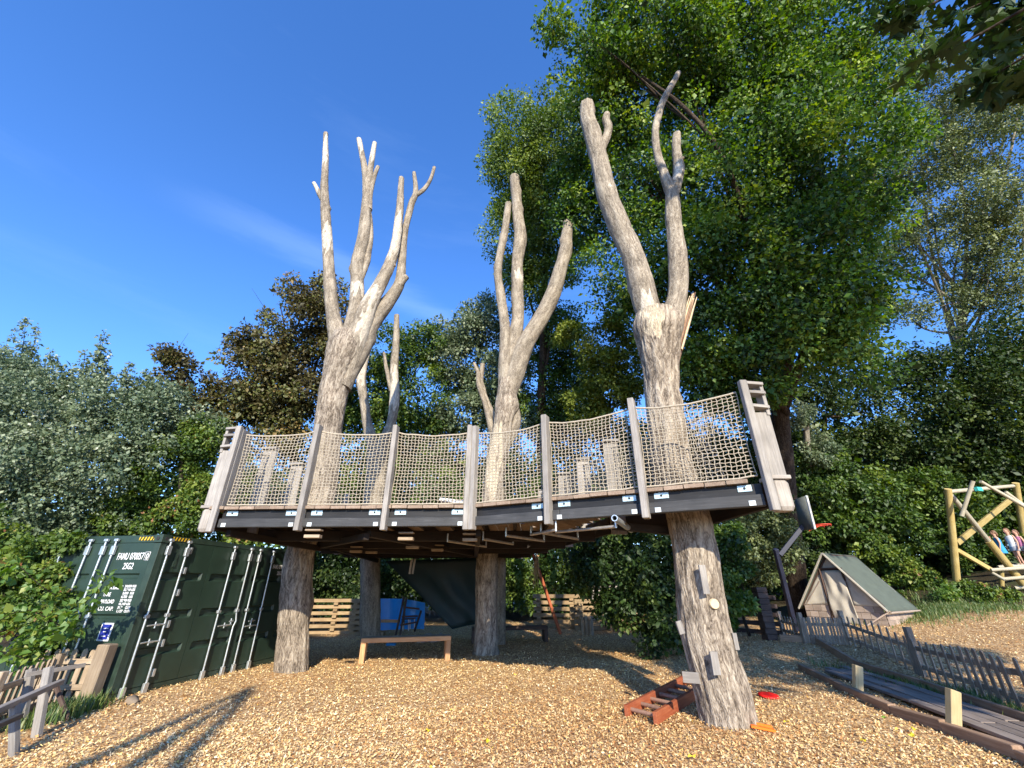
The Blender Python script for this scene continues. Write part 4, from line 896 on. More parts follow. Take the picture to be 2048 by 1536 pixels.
# blue panel
a = onZ(762, 1262, .0); bt = 15.6
bp_ = thing('blue_panel', 'bright blue curved plastic play panel with a brown band under the deck', 'play panel', (-4.6, 17.2, .0))
def pan(u0, v0, u1, v1, u2, v2, u3, v3_, Y, name, mat, th=.05):
    pts = [onY(u, v, Y) for (u, v) in ((u0, v0), (u1, v1), (u2, v2), (u3, v3_))]; n_ = 8; V = []; Q = []
    for s_ in (0, th):
        for j in range(2):
            for i in range(n_ + 1):
                f_ = i / n_; q = pts[0] * (1 - f_) + pts[1] * f_ if j == 0 else pts[3] * (1 - f_) + pts[2] * f_
                V.append(q + np.array([0, s_ + .12 * math.sin(f_ * math.pi), 0]))
    m = n_ + 1
    for i in range(n_):
        Q += [[i, i + 1, m + i + 1, m + i], [2 * m + i, 3 * m + i, 3 * m + i + 1, 2 * m + i + 1], [i, 2 * m + i, 2 * m + i + 1, i + 1], [m + i, m + i + 1, 3 * m + i + 1, 3 * m + i]]
    Q += [[0, m, 3 * m, 2 * m], [n_, 2 * m + n_, 3 * m + n_, m + n_]]
    me = bpy.data.meshes.new(name); me.from_pydata([tuple(p) for p in V], [], Q); me.materials.append(M[mat]); me.polygons.foreach_set('use_smooth', [False] * len(Q)); me.update()
    return obj(name, me, bp_)
pan(761, 1197, 806, 1198, 806, 1259, 761, 1261, 17.3, 'panel', 'bluep'); pan(813, 1199, 850, 1206, 848, 1258, 808, 1259, 17.3, 'panel', 'bluep')
pan(762, 1239, 800, 1240, 799, 1246, 762, 1245, 17.24, 'band', 'bench', .03)
lad = thing('step_ladder', 'dark leaning step ladder in front of the blue panel', 'step ladder', (-3.9, 16.9, 0))
for (u0, v0, u1, v1) in [(808, 1194, 791, 1272), (813, 1196, 800, 1272), (842, 1222, 829, 1262)]:
    beam('rail', lad, onY(u0, v0, 17.0), onY(u1, v1, 16.4), .06, .06, M['dark'])
for f_ in (.25, .5, .72): 
    a = onY(811 + (796 - 811) * f_, 1195 + 77 * f_, 17.0 - .6 * f_); b_ = onY(842 + (829 - 842) * f_, 1204 + 56 * f_, 17.0 - .5 * f_); beam('rung', lad, a, b_, .05, .05, M['dark'])
ch_ = thing('low_chair', 'small white legged chair tucked under the blue panel beside the ladder', 'chair', (-3.6, 16.8, 0))
for (u, v0, v1) in [(806, 1240, 1262), (817, 1238, 1262), (829, 1238, 1262), (820, 1240, 1258)]: pipe('leg', ch_, [onY(u, v0, 16.9), onY(u, v1, 16.9)], .015, M['white'], 6)
beam('seat', ch_, onY(805, 1238, 16.9), onY(830, 1237, 16.9), .3, .04, M['navy'])
def sheet(name, label, cat, cs, mat, Y0=0, n_=14, wob=.10, th=.012):
    """four world corners a b c d -> wavy cloth with thickness"""
    a, b_, c_, d = [np.array(x, float) for x in cs]; V = []; Q = []; nn_ = np.cross(b_ - a, d - a); nn_ /= np.linalg.norm(nn_)
    for s_ in (0, th):
        for j in range(n_ + 1):
            for i in range(n_ + 1):
                u, v = i / n_, j / n_; p = (a * (1 - u) + b_ * u) * (1 - v) + (d * (1 - u) + c_ * u) * v
                p = p + nn_ * (wob * (vnoise(np.array([[u * 5, v * 2.2, Y0]]))[0] - .5) + s_); V.append(p)
    m = n_ + 1; K = m * m
    for j in range(n_):
        for i in range(n_):
            q = j * m + i; Q.append([q, q + 1, q + m + 1, q + m]); Q.append([K + q, K + q + m, K + q + m + 1, K + q + 1])
    for i in range(n_):
        Q += [[i, K + i, K + i + 1, i + 1], [n_ * m + i, n_ * m + i + 1, K + n_ * m + i + 1, K + n_ * m + i], [i * m, (i + 1) * m, K + (i + 1) * m, K + i * m], [i * m + n_, K + i * m + n_, K + (i + 1) * m + n_, (i + 1) * m + n_]]
    o_ = obj(name, mesh_np(name, np.array(V), np.array(Q), M[mat], True)); return tag(o_, label, cat)
sheet('tarpaulin', 'large dark teal tarpaulin hanging slanted beneath the deck behind the middle trunk', 'tarpaulin', [onY(770, 1122, 15.4), onY(1000, 1115, 15.4), onY(985, 1240, 15.4), onY(905, 1258, 15.4)], 'tarp', wob=.35)
mp_ = thing('leaning_pole', 'red brown wooden pole leaning up to the deck with a raffia tassel', 'pole', onG(1121, 1266))
beam('pole', mp_, onY(1121, 1268, 15.6), onY(1066, 1108, 15.2), .07, .09, M['ladder'])
tas = MB()
for i in range(26):
    a = onY(1075, 1112, 15.1) + R.normal(0, .03, 3); b_ = a + np.array([R.normal(-.10, .10), R.normal(0, .05), -R.uniform(.45, 1.05)]); tas.tube([a, (a + b_) / 2 + R.normal(0, .04, 3), b_], [.010, .008, .003], 4)
tas.build('tassel', M['straw'], mp_)
st2 = thing('side_table', 'thin grey topped table standing in the shade behind the timber wall', 'table', (4.9, 20.6, .3))
beam('table_top', st2, onY(1178, 1173, 20.6), onY(1254, 1174, 20.6), .5, .07, M['grey'])
for u in (1186, 1198, 1246): beam('leg', st2, onY(u, 1174, 20.6), onY(u, 1205, 20.6), .09, .09, M['grey'])
tag(pipe('hanging_rope', None, [onY(1214, 1098, 14.4), onY(1217, 1150, 14.4), onY(1219, 1186, 14.4)], .014, M['grey'], 6), 'thin pale rope hanging straight down in front of the shaded shrub', 'rope')
pr = onY(829, 1116, 13.0); tg2 = thing('hanging_boards', 'pair of short boards hanging below the dark underside of the deck', 'board', pr)
for dx in (0, 6): beam('board', tg2, onY(824 + dx, 1118, 13.0), onY(819 + dx, 1148, 13.0), .05, .05, M['grey'])
cl = MB(); tag(sheet('grey_cloth', 'crumpled grey cloth heaped at the foot of the tarpaulin', 'cloth', [(-3.1, 15.6, .06), (-2.2, 15.7, .06), (-2.2, 16.1, .28), (-3.0, 16.1, .26)], 'grey', wob=.35), 'crumpled grey cloth heaped at the foot of the tarpaulin', 'cloth')
tag(MB().box(onZ(782, 1290, .05), (.28, .16, .10)).build('small_tub', M['cyan']), 'small blue tub lying under the sunlit bench', 'tub')

# ================================================================== ladder, frisbee and toy by the nearest trunk
lg = thing('ladder', 'short red brown ladder lying on the chips against the thickest trunk', 'ladder', (1.9, 8.4, .05))
A = onZ(1252, 1422, .07); B_ = onZ(1384, 1352, .16); C_ = onZ(1310, 1437, .09); D_ = onZ(1360, 1402, .12)
beam('ladder_rail', lg, A, A + (B_ - A) * 1.12, .055, .14, M['ladder']); dirL = (B_ - A) / np.linalg.norm(B_ - A)
C2 = C_ + dirL * np.linalg.norm(B_ - A) * 1.05; beam('ladder_rail', lg, C_, C2, .055, .14, M['ladder'])
for i in range(9):
    f_ = .04 + i * .115; L_ = np.linalg.norm(B_ - A) * 1.1; pipe('rung', lg, [A + dirL * L_ * f_, C_ + dirL * L_ * f_ * .98], .028, M['rung'], 8)
def disc(c, r, th, mat, name, parent, tilt=(0, 0), sx=1.):
    mb = MB(); V, Q, T = tube_arrays([(0, 0, -th), (0, 0, -th * .2), (0, 0, th * .5), (0, 0, th)], [r * .97, r, r * .94, r * .7], 28); mb.add(V, Q, T)
    return obj(name, mb.mesh(name, M[mat], True), parent, Matrix.Translation(Vector(c)) @ Matrix.Rotation(tilt[0], 4, 'X') @ Matrix.Rotation(tilt[1], 4, 'Y') @ Matrix.Scale(sx, 4, (1, 0, 0)))
tag(disc(onG(1538, 1395) + [0, 0, .035], .155, .014, 'red', 'red_disc', None, (.10, .02)), 'flat red plastic disc lying on the chips by the thickest trunk', 'flying disc')
p = onG(1527, 1463) + [0, 0, .03]; og = thing('orange_scoop', 'orange plastic scoop half buried in chips at the foot of the thickest trunk', 'toy scoop', p)
a = onG(1502, 1458) + [0, 0, .035]; b_ = onG(1551, 1468) + [0, 0, .035]; beam('scoop_edge', og, a, b_, .10, .025, M['orange']); beam('scoop_rim', og, a + [0, .07, .012], b_ + [0, .05, .012], .02, .045, M['orange'])
# yellow fallen leaves
def small_leaf(name, p, s, mat, label, cat, group):
    n_ = 9; V = [(0, 0, 0)]; 
    for i in range(n_):
        t_ = i / n_ * 2 * math.pi; rr2 = s * (.62 + .38 * (i % 2)) ; V.append((rr2 * math.cos(t_), rr2 * .8 * math.sin(t_), .012 * math.sin(3 * t_)))
    F_ = [(0, i + 1, (i + 1) % n_ + 1) for i in range(n_)]; me = bpy.data.meshes.new(name); me.from_pydata(V, [], F_); me.materials.append(M[mat]); me.update()
    o_ = obj(name, me, None, Matrix.Translation(Vector(p)) @ Matrix.Rotation(R.uniform(0, 6), 4, 'Z') @ Matrix.Rotation(R.uniform(-.3, .3), 4, 'X')); return tag(o_, label, cat, group)
M['leafy'] = plain('yellow_fallen_leaf', (.72, .58, .03), .6); M['leafg'] = plain('green_fallen_leaf', (.20, .34, .04), .6)
spots = [(1830, 1467, 'leafy', 'yellow leaf beside its twin on the chips near the sleeper edge'), (1827, 1480, 'leafy', 'lower of two yellow leaves close together near the sleeper edge'), (1770, 1443, 'leafg', 'green leaf on the chips below the first pale post'),
    (1730, 1491, 'leafy', 'dull yellow leaf alone on the chips between the orange scoop and sleeper'), (1575, 1452, 'leafy', 'small yellow leaf on the chips just beyond the orange scoop'), (855, 1470, 'leafy', 'yellow leaf on the open chips straight below the sunlit bench'), (975, 1492, 'leafy', 'pale yellow leaf on the open chips below the middle trunk'), (1386, 1524, 'leafy', 'yellow leaf at the bottom edge below the red brown ladder')]
for (u, v, m_, lb) in spots: small_leaf('fallen_leaf', onG(u, v) + [0, 0, .05], .05, m_, lb, 'leaf', 'fallen leaves on the chips')

# ================================================================== picket fences
def picket_run(parent, P0, P1, n_, h, wd, zoff=0., mat='picket', rail_h=(.22, .62), th=.02, lean=0.):
    P0, P1 = np.array(P0, float), np.array(P1, float); d = (P1 - P0) / np.linalg.norm(P1 - P0); n2 = np.array([-d[1], d[0]])
    me = None
    for i in range(n_):
        q = P0 + (P1 - P0) * ((i + .5) / n_); z = tz(*q) + zoff
        key = ('pk', round(h, 2), wd, mat)
        if key not in _bc:
            a = wd / 2; V = []; prof = [(-a, 0), (a, 0), (a, h - a), (a * .6, h - a * .35), (0, h), (-a * .6, h - a * .35), (-a, h - a)]
            for s_ in (-th / 2, th / 2): V += [(x, s_, z_) for x, z_ in prof]
            k_ = len(prof); F_ = [list(range(k_)), list(range(2 * k_ - 1, k_ - 1, -1))] + [[(i_ + 1) % k_, i_, k_ + i_, k_ + (i_ + 1) % k_] for i_ in range(k_)]
            # rotate so that the picket's long axis is local X (grain)
            V = [(z_, x, -s_) for x, s_, z_ in V]; m_ = bpy.data.meshes.new('picket'); m_.from_pydata(V, [], F_); m_.materials.append(M[mat]); m_.update(); _bc[key] = m_
        Mx = Matrix((Vector((0, 0, 1)), Vector((*d, 0)), Vector((*(-n2), 0)))).transposed().to_4x4(); Mx = Matrix.Rotation(R.uniform(-.03, .03) + lean, 4, Vector((*n2, 0))) @ Mx; Mx.translation = (*(q - n2 * .032), z + R.uniform(-.01, .01))
        obj('picket', _bc[key], parent, Mx)
    for rh in rail_h: beam('rail', parent, v3(P0, tz(*P0) + zoff + rh), v3(P1, tz(*P1) + zoff + rh), .035, .075, M[mat])
def post(parent, P, h, w_=.10, mat='picket', lean=(0, 0), name='post'):
    z = tz(*P); return beam(name, parent, (*P, z - .15), (P[0] + lean[0], P[1] + lean[1], z + h), w_, w_, M[mat], up=(0, 1, 0))
# right hand fence: four bays
fx = [tuple(onG(u, v)[:2]) for u, v in [(1567, 1272), (1612, 1288), (1705, 1314), (1846, 1352), (1950, 1388), (2060, 1428)]] + [(6.5, 5.0)]
pf = thing('picket_fence', 'dark weathered picket fence running beside the timber walkway', 'picket fence', (7.5, 11, 0))
for i, (n_, h) in enumerate([(7, .56), (14, .62), (10, .66), (6, .66), (6, .68), (5, .70)]):
    picket_run(pf, np.array(fx[i]), np.array(fx[i + 1]), n_, h, .055 if i < 3 else .075, mat='picket', rail_h=(.16, h * .72))
for i, P in enumerate(fx[:4]): post(pf, P, [.66, .72, .78, .84][i], .10 if i != 3 else .115, 'picket', (.03, .02))
# left fence
pl = thing('picket_fence', 'sunlit tan picket fence in front of the green container with one chunky end post', 'picket fence', (-6.9, 8.3, 0))
picket_run(pl, (-6.86, 8.2), (-7.75, 8.2), 6, .72, .085, mat='tan', rail_h=(.20, .55))
post(pl, (-6.66, 8.12), .80, .20, 'tan', (.02, 0)); post(pl, (-7.15, 7.9), .70, .09, 'tan')
picket_run(pl, (-7.15, 7.9), (-6.55, 6.55), 9, .66, .055, mat='tan', rail_h=(.2, .5)); picket_run(pl, (-6.58, 6.5), (-6.25, 5.2), 9, .64, .055, mat='tan', rail_h=(.2, .5)); post(pl, (-6.56, 6.52), .7, .09, 'tan')
beam('gravel_board', pl, (-7.1, 7.86, .04), (-6.3, 5.6, .04), .03, .16, M['tan'])
# grey trestle rail in front of it
tr = thing('handrail', 'low weathered grey trestle rail at the lower corner beside the fence', 'trestle rail', (-5.9, 6.3, 0))
beam('rail_post', tr, onZ(75, 1474, -.03), onZ(100, 1334, .76) * [1, 1, 1], .10, .07, M['post']) if False else None
def pp(u0, v0, u1, v1, w_, d_, m_='post', nm='rail_post'):
    a = onG(u0, v0); r_ = ray(u1, v1); t_ = a[1] / r_[1]; b2 = EYE + r_ * t_; return beam(nm, tr, a - [0, 0, .06], b2, w_, d_, M[m_], up=(0, 1, 0)), a, b2
pp(75, 1474, 98, 1334, .09, .07); pp(33, 1512, 30, 1402, .07, .07); pp(45, 1452, 62, 1338, .09, .07)
_, a, b2 = pp(144, 1440, 112, 1372, .05, .04, 'dark', 'brace')
beam('top_rail', tr, onY(-30, 1432, 5.5), onY(123, 1363, 6.85), .07, .06, M['grey']); beam('cross_rail', tr, onY(50, 1350, 6.6), onY(170, 1330, 7.2), .03, .05, M['grey'])
beam('low_rail', tr, onY(-30, 1462, 5.4), onY(40, 1432, 5.9), .06, .05, M['black2'])

# ================================================================== sleeper edged walkway
wk = thing('timber_walkway', 'long plank walkway edged by sleepers in front of the picket fence', 'walkway', (6, 8, 0))
S = [tuple(onG(u, v)[:2]) for u, v in [(1603, 1339), (1690, 1384), (1790, 1430), (1895, 1466), (2048, 1526)]] + [(4.9, 4.3)]
for i in range(len(S) - 1):
    beam('sleeper', wk, v3(S[i], tz(*S[i]) + .045), v3(S[i + 1], tz(*S[i + 1]) + .05 + .01 * i), .11, .13, M['sleeper'])
S2 = [tuple(onG(u, v)[:2]) for u, v in [(1562, 1282), (1640, 1312), (1720, 1340), (1850, 1382), (2048, 1452)]] + [(6.0, 4.3)]
for i in range(len(S2) - 1):
    beam('edge_board', wk, v3(S2[i], tz(*S2[i]) + .06), v3(S2[i + 1], tz(*S2[i + 1]) + .06), .07, .20, M['sleeper'])
for k_ in range(4):
    segs = [(.16, .42), (.425, .70), (.705, 1.0)] if k_ % 2 else [(.20, .55), (.555, 1.0)]
    for (f0, f1) in segs:
        def lp(f_):
            f_ = (f_ - .12) / .88; c_ = np.array([6.86, 11.0]) * (1 - f_) + np.array([5.68, 4.4]) * f_; return c_ + np.array([.985, .17]) * (k_ - 1.5) * .20 * (.85 + .15 * f_)
        a, b3 = lp(f0), lp(f1); beam('plank', wk, v3(a, tz(*a) + .075), v3(b3, tz(*b3) + .075), .16, .04, M['plank'])
for (u0, v0, u1, v1, lb) in [(1714, 1390, 1706, 1331, 'smaller pale square post standing behind the sleeper edge'), (1906, 1460, 1897, 1380, 'larger pale square post standing behind the sleeper edge')]:
    q = onZ(u0 + 2, v0, .06); q2 = onY(u1 + 9, v1, q[1] - .02)
    pt = beam('stub_post', None, q - (q2 - q) * .4, q2, .125, .095, M['newpost'], up=(0, 1, 0)); tag(pt, lb, 'post', 'pale stub posts by the walkway')

# ================================================================== basketball stand
bk = thing('basketball_hoop', 'dark navy basketball stand seen from behind with a red hoop', 'basketball hoop', at(1590, 1250, 13.4))
q0 = at(1592, 1262, 13.4); q1 = at(1551, 1098, 13.4)
beam('pole', bk, q0, q1, .13, .13, M['navy'], up=(0, 1, 0)); a1 = at(1560, 1110, 13.35); a2 = at(1606, 1052, 13.5); beam('arm', bk, a1, a2, .10, .13, M['navy'])
bc_ = (at(1589, 999, 13.6), at(1610, 992, 13.1), at(1627, 1058, 13.1), at(1600, 1062, 13.6))
mb = MB(); nb = np.array([.05, .02, 0]); mb.add([*bc_, *[p + nb for p in bc_]], [[0, 1, 2, 3], [7, 6, 5, 4], [0, 4, 5, 1], [3, 2, 6, 7], [0, 3, 7, 4], [1, 5, 6, 2]]); mb.build('backboard', M['board'], bk)
beam('board_edge', bk, bc_[1] + [.03, -.02, 0], bc_[2] + [.03, -.02, 0], .06, .05, M['boardedge'], up=(0, 1, 0))
hc = at(1644, 1050, 13.25); ring = [hc + np.array([.235 * math.cos(t_), .235 * math.sin(t_), 0]) for t_ in np.linspace(0, 2 * math.pi, 29)]
pipe('rim', bk, ring, .016, M['hoop'], 6); beam('rim_arm', bk, bc_[2] + [0, .1, .05], hc - [.22, 0, 0], .10, .02, M['hoop']); pipe('rim_strut', bk, [at(1618, 1062, 13.2), hc + np.array([-.1, -.2, 0])], .012, M['hoop'], 6)
for t_ in np.linspace(0, 2 * math.pi, 9)[:-1]: 
    q = hc + np.array([.235 * math.cos(t_), .235 * math.sin(t_), 0]); pipe('net_hook', bk, [q, q - [0, 0, .05]], .008, M['hoop'], 4)

# ================================================================== canvas tent on boards
c0 = np.array([11.05, 16.0]); TZ = tz(11.3, 16.2) - .02; rd = np.array([.835, .55]); rd /= np.linalg.norm(rd); gd = np.array([rd[1], -rd[0]])   # ridge and gable directions
tent = thing('ridge_tent', 'cream canvas ridge tent with grey green roof on low shingled boards', 'tent', (c0[0], c0[1], TZ))
HW = 1.20; LT = 2.4; ZE = .56; ZA = 2.18; OV = .16
def tp3(g, r_, z): q = c0 + gd * g + rd * r_; return np.array([q[0], q[1], TZ + z])
def panel(name, pts, mat, th=.012, n_=10, wob=0.02, nn=None, parent=None):
    a, b_, c_, d = [np.array(p) for p in pts]; V = []; Q = []; nr = np.cross(b_ - a, d - a); nr /= np.linalg.norm(nr) + 1e-9
    for s_ in (0, th):
        for j in range(n_ + 1):
            for i in range(n_ + 1):
                u, v = i / n_, j / n_; p = (a * (1 - u) + b_ * u) * (1 - v) + (d * (1 - u) + c_ * u) * v; p = p + nr * (s_ + wob * (vnoise(np.array([[u * 4 + a[0], v * 3, a[1]]]))[0] - .5)); V.append(p)
    m = n_ + 1; K = m * m
    for j in range(n_):
        for i in range(n_): q = j * m + i; Q += [[q, q + 1, q + m + 1, q + m], [K + q, K + q + m, K + q + m + 1, K + q + 1]]
    for i in range(n_): Q += [[i, K + i, K + i + 1, i + 1], [n_ * m + i, n_ * m + i + 1, K + n_ * m + i + 1, K + n_ * m + i], [i * m, (i + 1) * m, K + (i + 1) * m, K + i * m], [i * m + n_, K + i * m + n_, K + (i + 1) * m + n_, (i + 1) * m + n_]]
    return obj(name, mesh_np(name, np.array(V), np.array(Q), M[mat], True), parent or tent)
slope = (ZA - ZE) / HW; EX = .10
for sg in (1, -1):
    rf = panel('roof_sheet', [tp3(0, -OV - .10, ZA), tp3(0, LT, ZA), tp3(sg * (HW + EX), LT, ZE - EX * slope), tp3(sg * (HW + EX), -OV, ZE - EX * slope)], 'roofc', .02, 12, .05)
    beam('roof_hem', tent, tp3(0, -OV - .12, ZA), tp3(sg * (HW + EX), -OV - .02, ZE - EX * slope), .04, .05, M['canvas'])
    beam('rafter', tent, tp3(0, -.02, ZA - .08), tp3(sg * HW, -.02, ZE - .02), .06, .06, M['tentdark'])
beam('ridge_pole', tent, tp3(0, -.1, ZA - .05), tp3(0, LT, ZA - .05), .06, .06, M['tentdark'])
# front canvas left, right and over the door
DW = .34; ZD2 = 1.66
panel('front_canvas', [tp3(-HW * .98, 0, ZE), tp3(-DW, 0, ZE), tp3(-DW, 0, ZA - DW * slope - .08), tp3(-HW * .93, 0, ZE + .04)], 'canvas', wob=.05)
panel('front_canvas', [tp3(DW, 0, ZE), tp3(HW * .98, 0, ZE), tp3(HW * .93, 0, ZE + .04), tp3(DW, 0, ZA - DW * slope - .08)], 'canvas', wob=.05)
panel('top_canvas', [tp3(-DW, 0, ZD2 + .03), tp3(DW, 0, ZD2 + .03), tp3(.03, 0, ZA - .10), tp3(-.03, 0, ZA - .10)], 'canvas', wob=.03)
panel('door_curtain', [tp3(-DW + .06, -.10, .02), tp3(DW + .16, -.24, .0), tp3(DW - .02, -.03, ZD2 - .03), tp3(-DW + .02, -.03, ZD2 - .03)], 'canvas', wob=.12, n_=18)
for sg in (-1, 1): beam('door_frame', tent, tp3(sg * DW, -.04, 0), tp3(sg * DW, -.04, ZD2 + .02), .055, .055, M['tentdark'], up=(0, 1, 0))
beam('door_frame', tent, tp3(-DW - .03, -.04, ZD2 + .03), tp3(DW + .03, -.04, ZD2 + .03), .055, .05, M['tentdark'])
panel('back_canvas', [tp3(-HW, LT - .1, ZE), tp3(HW, LT - .1, ZE), tp3(.03, LT - .1, ZA - .05), tp3(-.03, LT - .1, ZA - .05)], 'canvas')
# shingled low walls
def shingles(P, Q_, rows_, h, name='shingle'):
    P, Q_ = np.array(P), np.array(Q_); L_ = np.linalg.norm(Q_ - P); d = (Q_ - P) / L_; n_ = max(2, int(L_ / .26)); out = np.cross(d, [0, 0, 1])
    for r_ in range(rows_):
        offs = .5 if r_ % 2 else 0
        for i in range(n_ + (1 if offs else 0)):
            a = max(0, (i - offs) / n_) * L_ + .004; b3 = min(1, (i + 1 - offs) / n_) * L_ - .004
            if b3 - a < .05: continue
            z = (r_ + .5) * h / rows_; c_ = P + d * (a + b3) / 2 + out * (.012 + R.uniform(0, .006)) + np.array([0, 0, z])
            Mx = Matrix((Vector(d), Vector(np.cross([0, 0, 1], d)), Vector((0, 0, 1)))).transposed().to_4x4(); Mx.translation = c_
            Mx = Mx @ Matrix.Rotation(-.10 if True else 0, 4, 'X'); obj(name, box_mesh(round(b3 - a, 2), .018, round(h / rows_ * .99, 3), M['tentwood'], .002), tent, Mx)
shingles(tp3(-HW * .96, 0, 0), tp3(-DW - .03, 0, 0), 3, ZE); shingles(tp3(DW + .03, 0, 0), tp3(HW * .96, 0, 0), 3, ZE); shingles(tp3(HW * .96, 0, 0), tp3(HW * .96, LT - .1, 0), 3, ZE * .9)
beam('side_wall', tent, tp3(-HW * .96, 0, .22), tp3(-HW * .96, LT - .1, .22), .03, .42, M['tentwood'])
beam('eave_prop', tent, tp3(HW * 1.10, -.05, ZE - .12), tp3(HW * .55, -.35, .0), .04, .04, M['tentwood']); beam('eave_rail', tent, tp3(HW * 1.12, -.1, ZE - .16), tp3(HW * 1.12, LT, ZE - .16), .05, .04, M['tentwood'])
beam('inner_prop', tent, tp3(-HW * .9, -.02, ZE), tp3(-DW - .1, -.03, 1.3), .03, .03, M['tentwood'])

# logs on the far chips
def log(name, label, a, b_, r, mat='stack', g='logs lying on the far chips'):
    t = thing(name, label, 'log', a, g); P = np.linspace(a, b_, 8); V, Q, T, bco, rid, ba, n_ = limb_geo(P, np.full(8, r), 16, .015, step=.08)
    trunk_mesh('log_body', [(V, Q, T, bco, rid, ba, n_)], M['bark'], M['cut'], t)
log('log', 'short thick cut log lying by the grass beside the tent', at(1846, 1233, 15.6), at(1880, 1231, 16.2), .13)
log('log', 'long thin dark log lying on the chips below the climbing frame', at(1996, 1235, 14.8), at(2075, 1238, 14.2), .085)

# ================================================================== log climbing frame on the bank
cf = thing('climbing_frame', 'yellowish log climbing frame on the bank with crossed braces and steps', 'climbing frame', at(1915, 1175, 16.2))
def lg_(nm, u0, v0, t0, u1, v1, t1, w_, mat):
    a, b_ = at(u0, v0, t0), at(u1, v1, t1); r = w_ * .40 / F * (t0 + t1) / 2
    P = np.linspace(a, b_, 6); V, Q, T = tube_arrays(P, r * (1 + R.normal(0, .03, 6)), 12)
    M_, l = frame(a, b_); Vl = (V - np.array(M_.translation)) @ np.array(M_.to_3x3()); return obj(nm, MB().add(Vl, Q, T).mesh(nm, M[mat], True), cf, M_)
lg_('post', 1916, 1186, 16.2, 1896, 978, 16.2, 15, 'log'); lg_('post', 2056, 1130, 18.6, 2031, 966, 18.6, 13, 'log')
lg_('cross_log', 1892, 984, 16.3, 2026, 972, 18.4, 9, 'palelog'); lg_('diagonal_log', 1902, 990, 16.2, 1977, 1082, 16.0, 11, 'palelog'); lg_('diagonal_log', 1977, 1082, 16.0, 2046, 1168, 15.6, 16, 'log')
a, b_ = at(1914, 1086, 16.4), at(2020, 1000, 18.2); beam('brace', cf, a, b_, .10, .19, M['log']); a, b_ = at(1914, 1100, 16.2), at(1983, 1140, 15.9); beam('brace', cf, a, b_, .10, .15, M['log'])
lg_('short_log', 1946, 962, 15.6, 1923, 1032, 15.6, 9, 'palelog'); lg_('diagonal_log', 1961, 963, 16.0, 2070, 1025, 15.6, 8, 'palelog'); lg_('diagonal_log', 2010, 984, 17.0, 2060, 1020, 16.6, 9, 'palelog')
for (u0, v0, u1, v1, w_) in [(1982, 1140, 2075, 1134, 8), (2006, 1158, 2080, 1152, 8), (2030, 1176, 2085, 1172, 9), (1985, 1146, 2010, 1160, 7)]: lg_('step_log', u0, v0, 15.7, u1, v1, 15.4, w_, 'palelog')
lg_('landing_log', 2000, 1133, 16.6, 2090, 1126, 16.4, 7, 'palelog'); lg_('landing_log', 1996, 1134, 16.2, 2090, 1130, 16.0, 7, 'palelog')
lg_('landing_post', 2004, 1190, 16.4, 2002, 1133, 16.4, 10, 'log'); lg_('landing_post', 2068, 1190, 16.2, 2066, 1133, 16.2, 10, 'log')
beam('strap', cf, at(1952, 978, 16.9), at(1962, 979, 17.0), .12, .16, M['teal'])

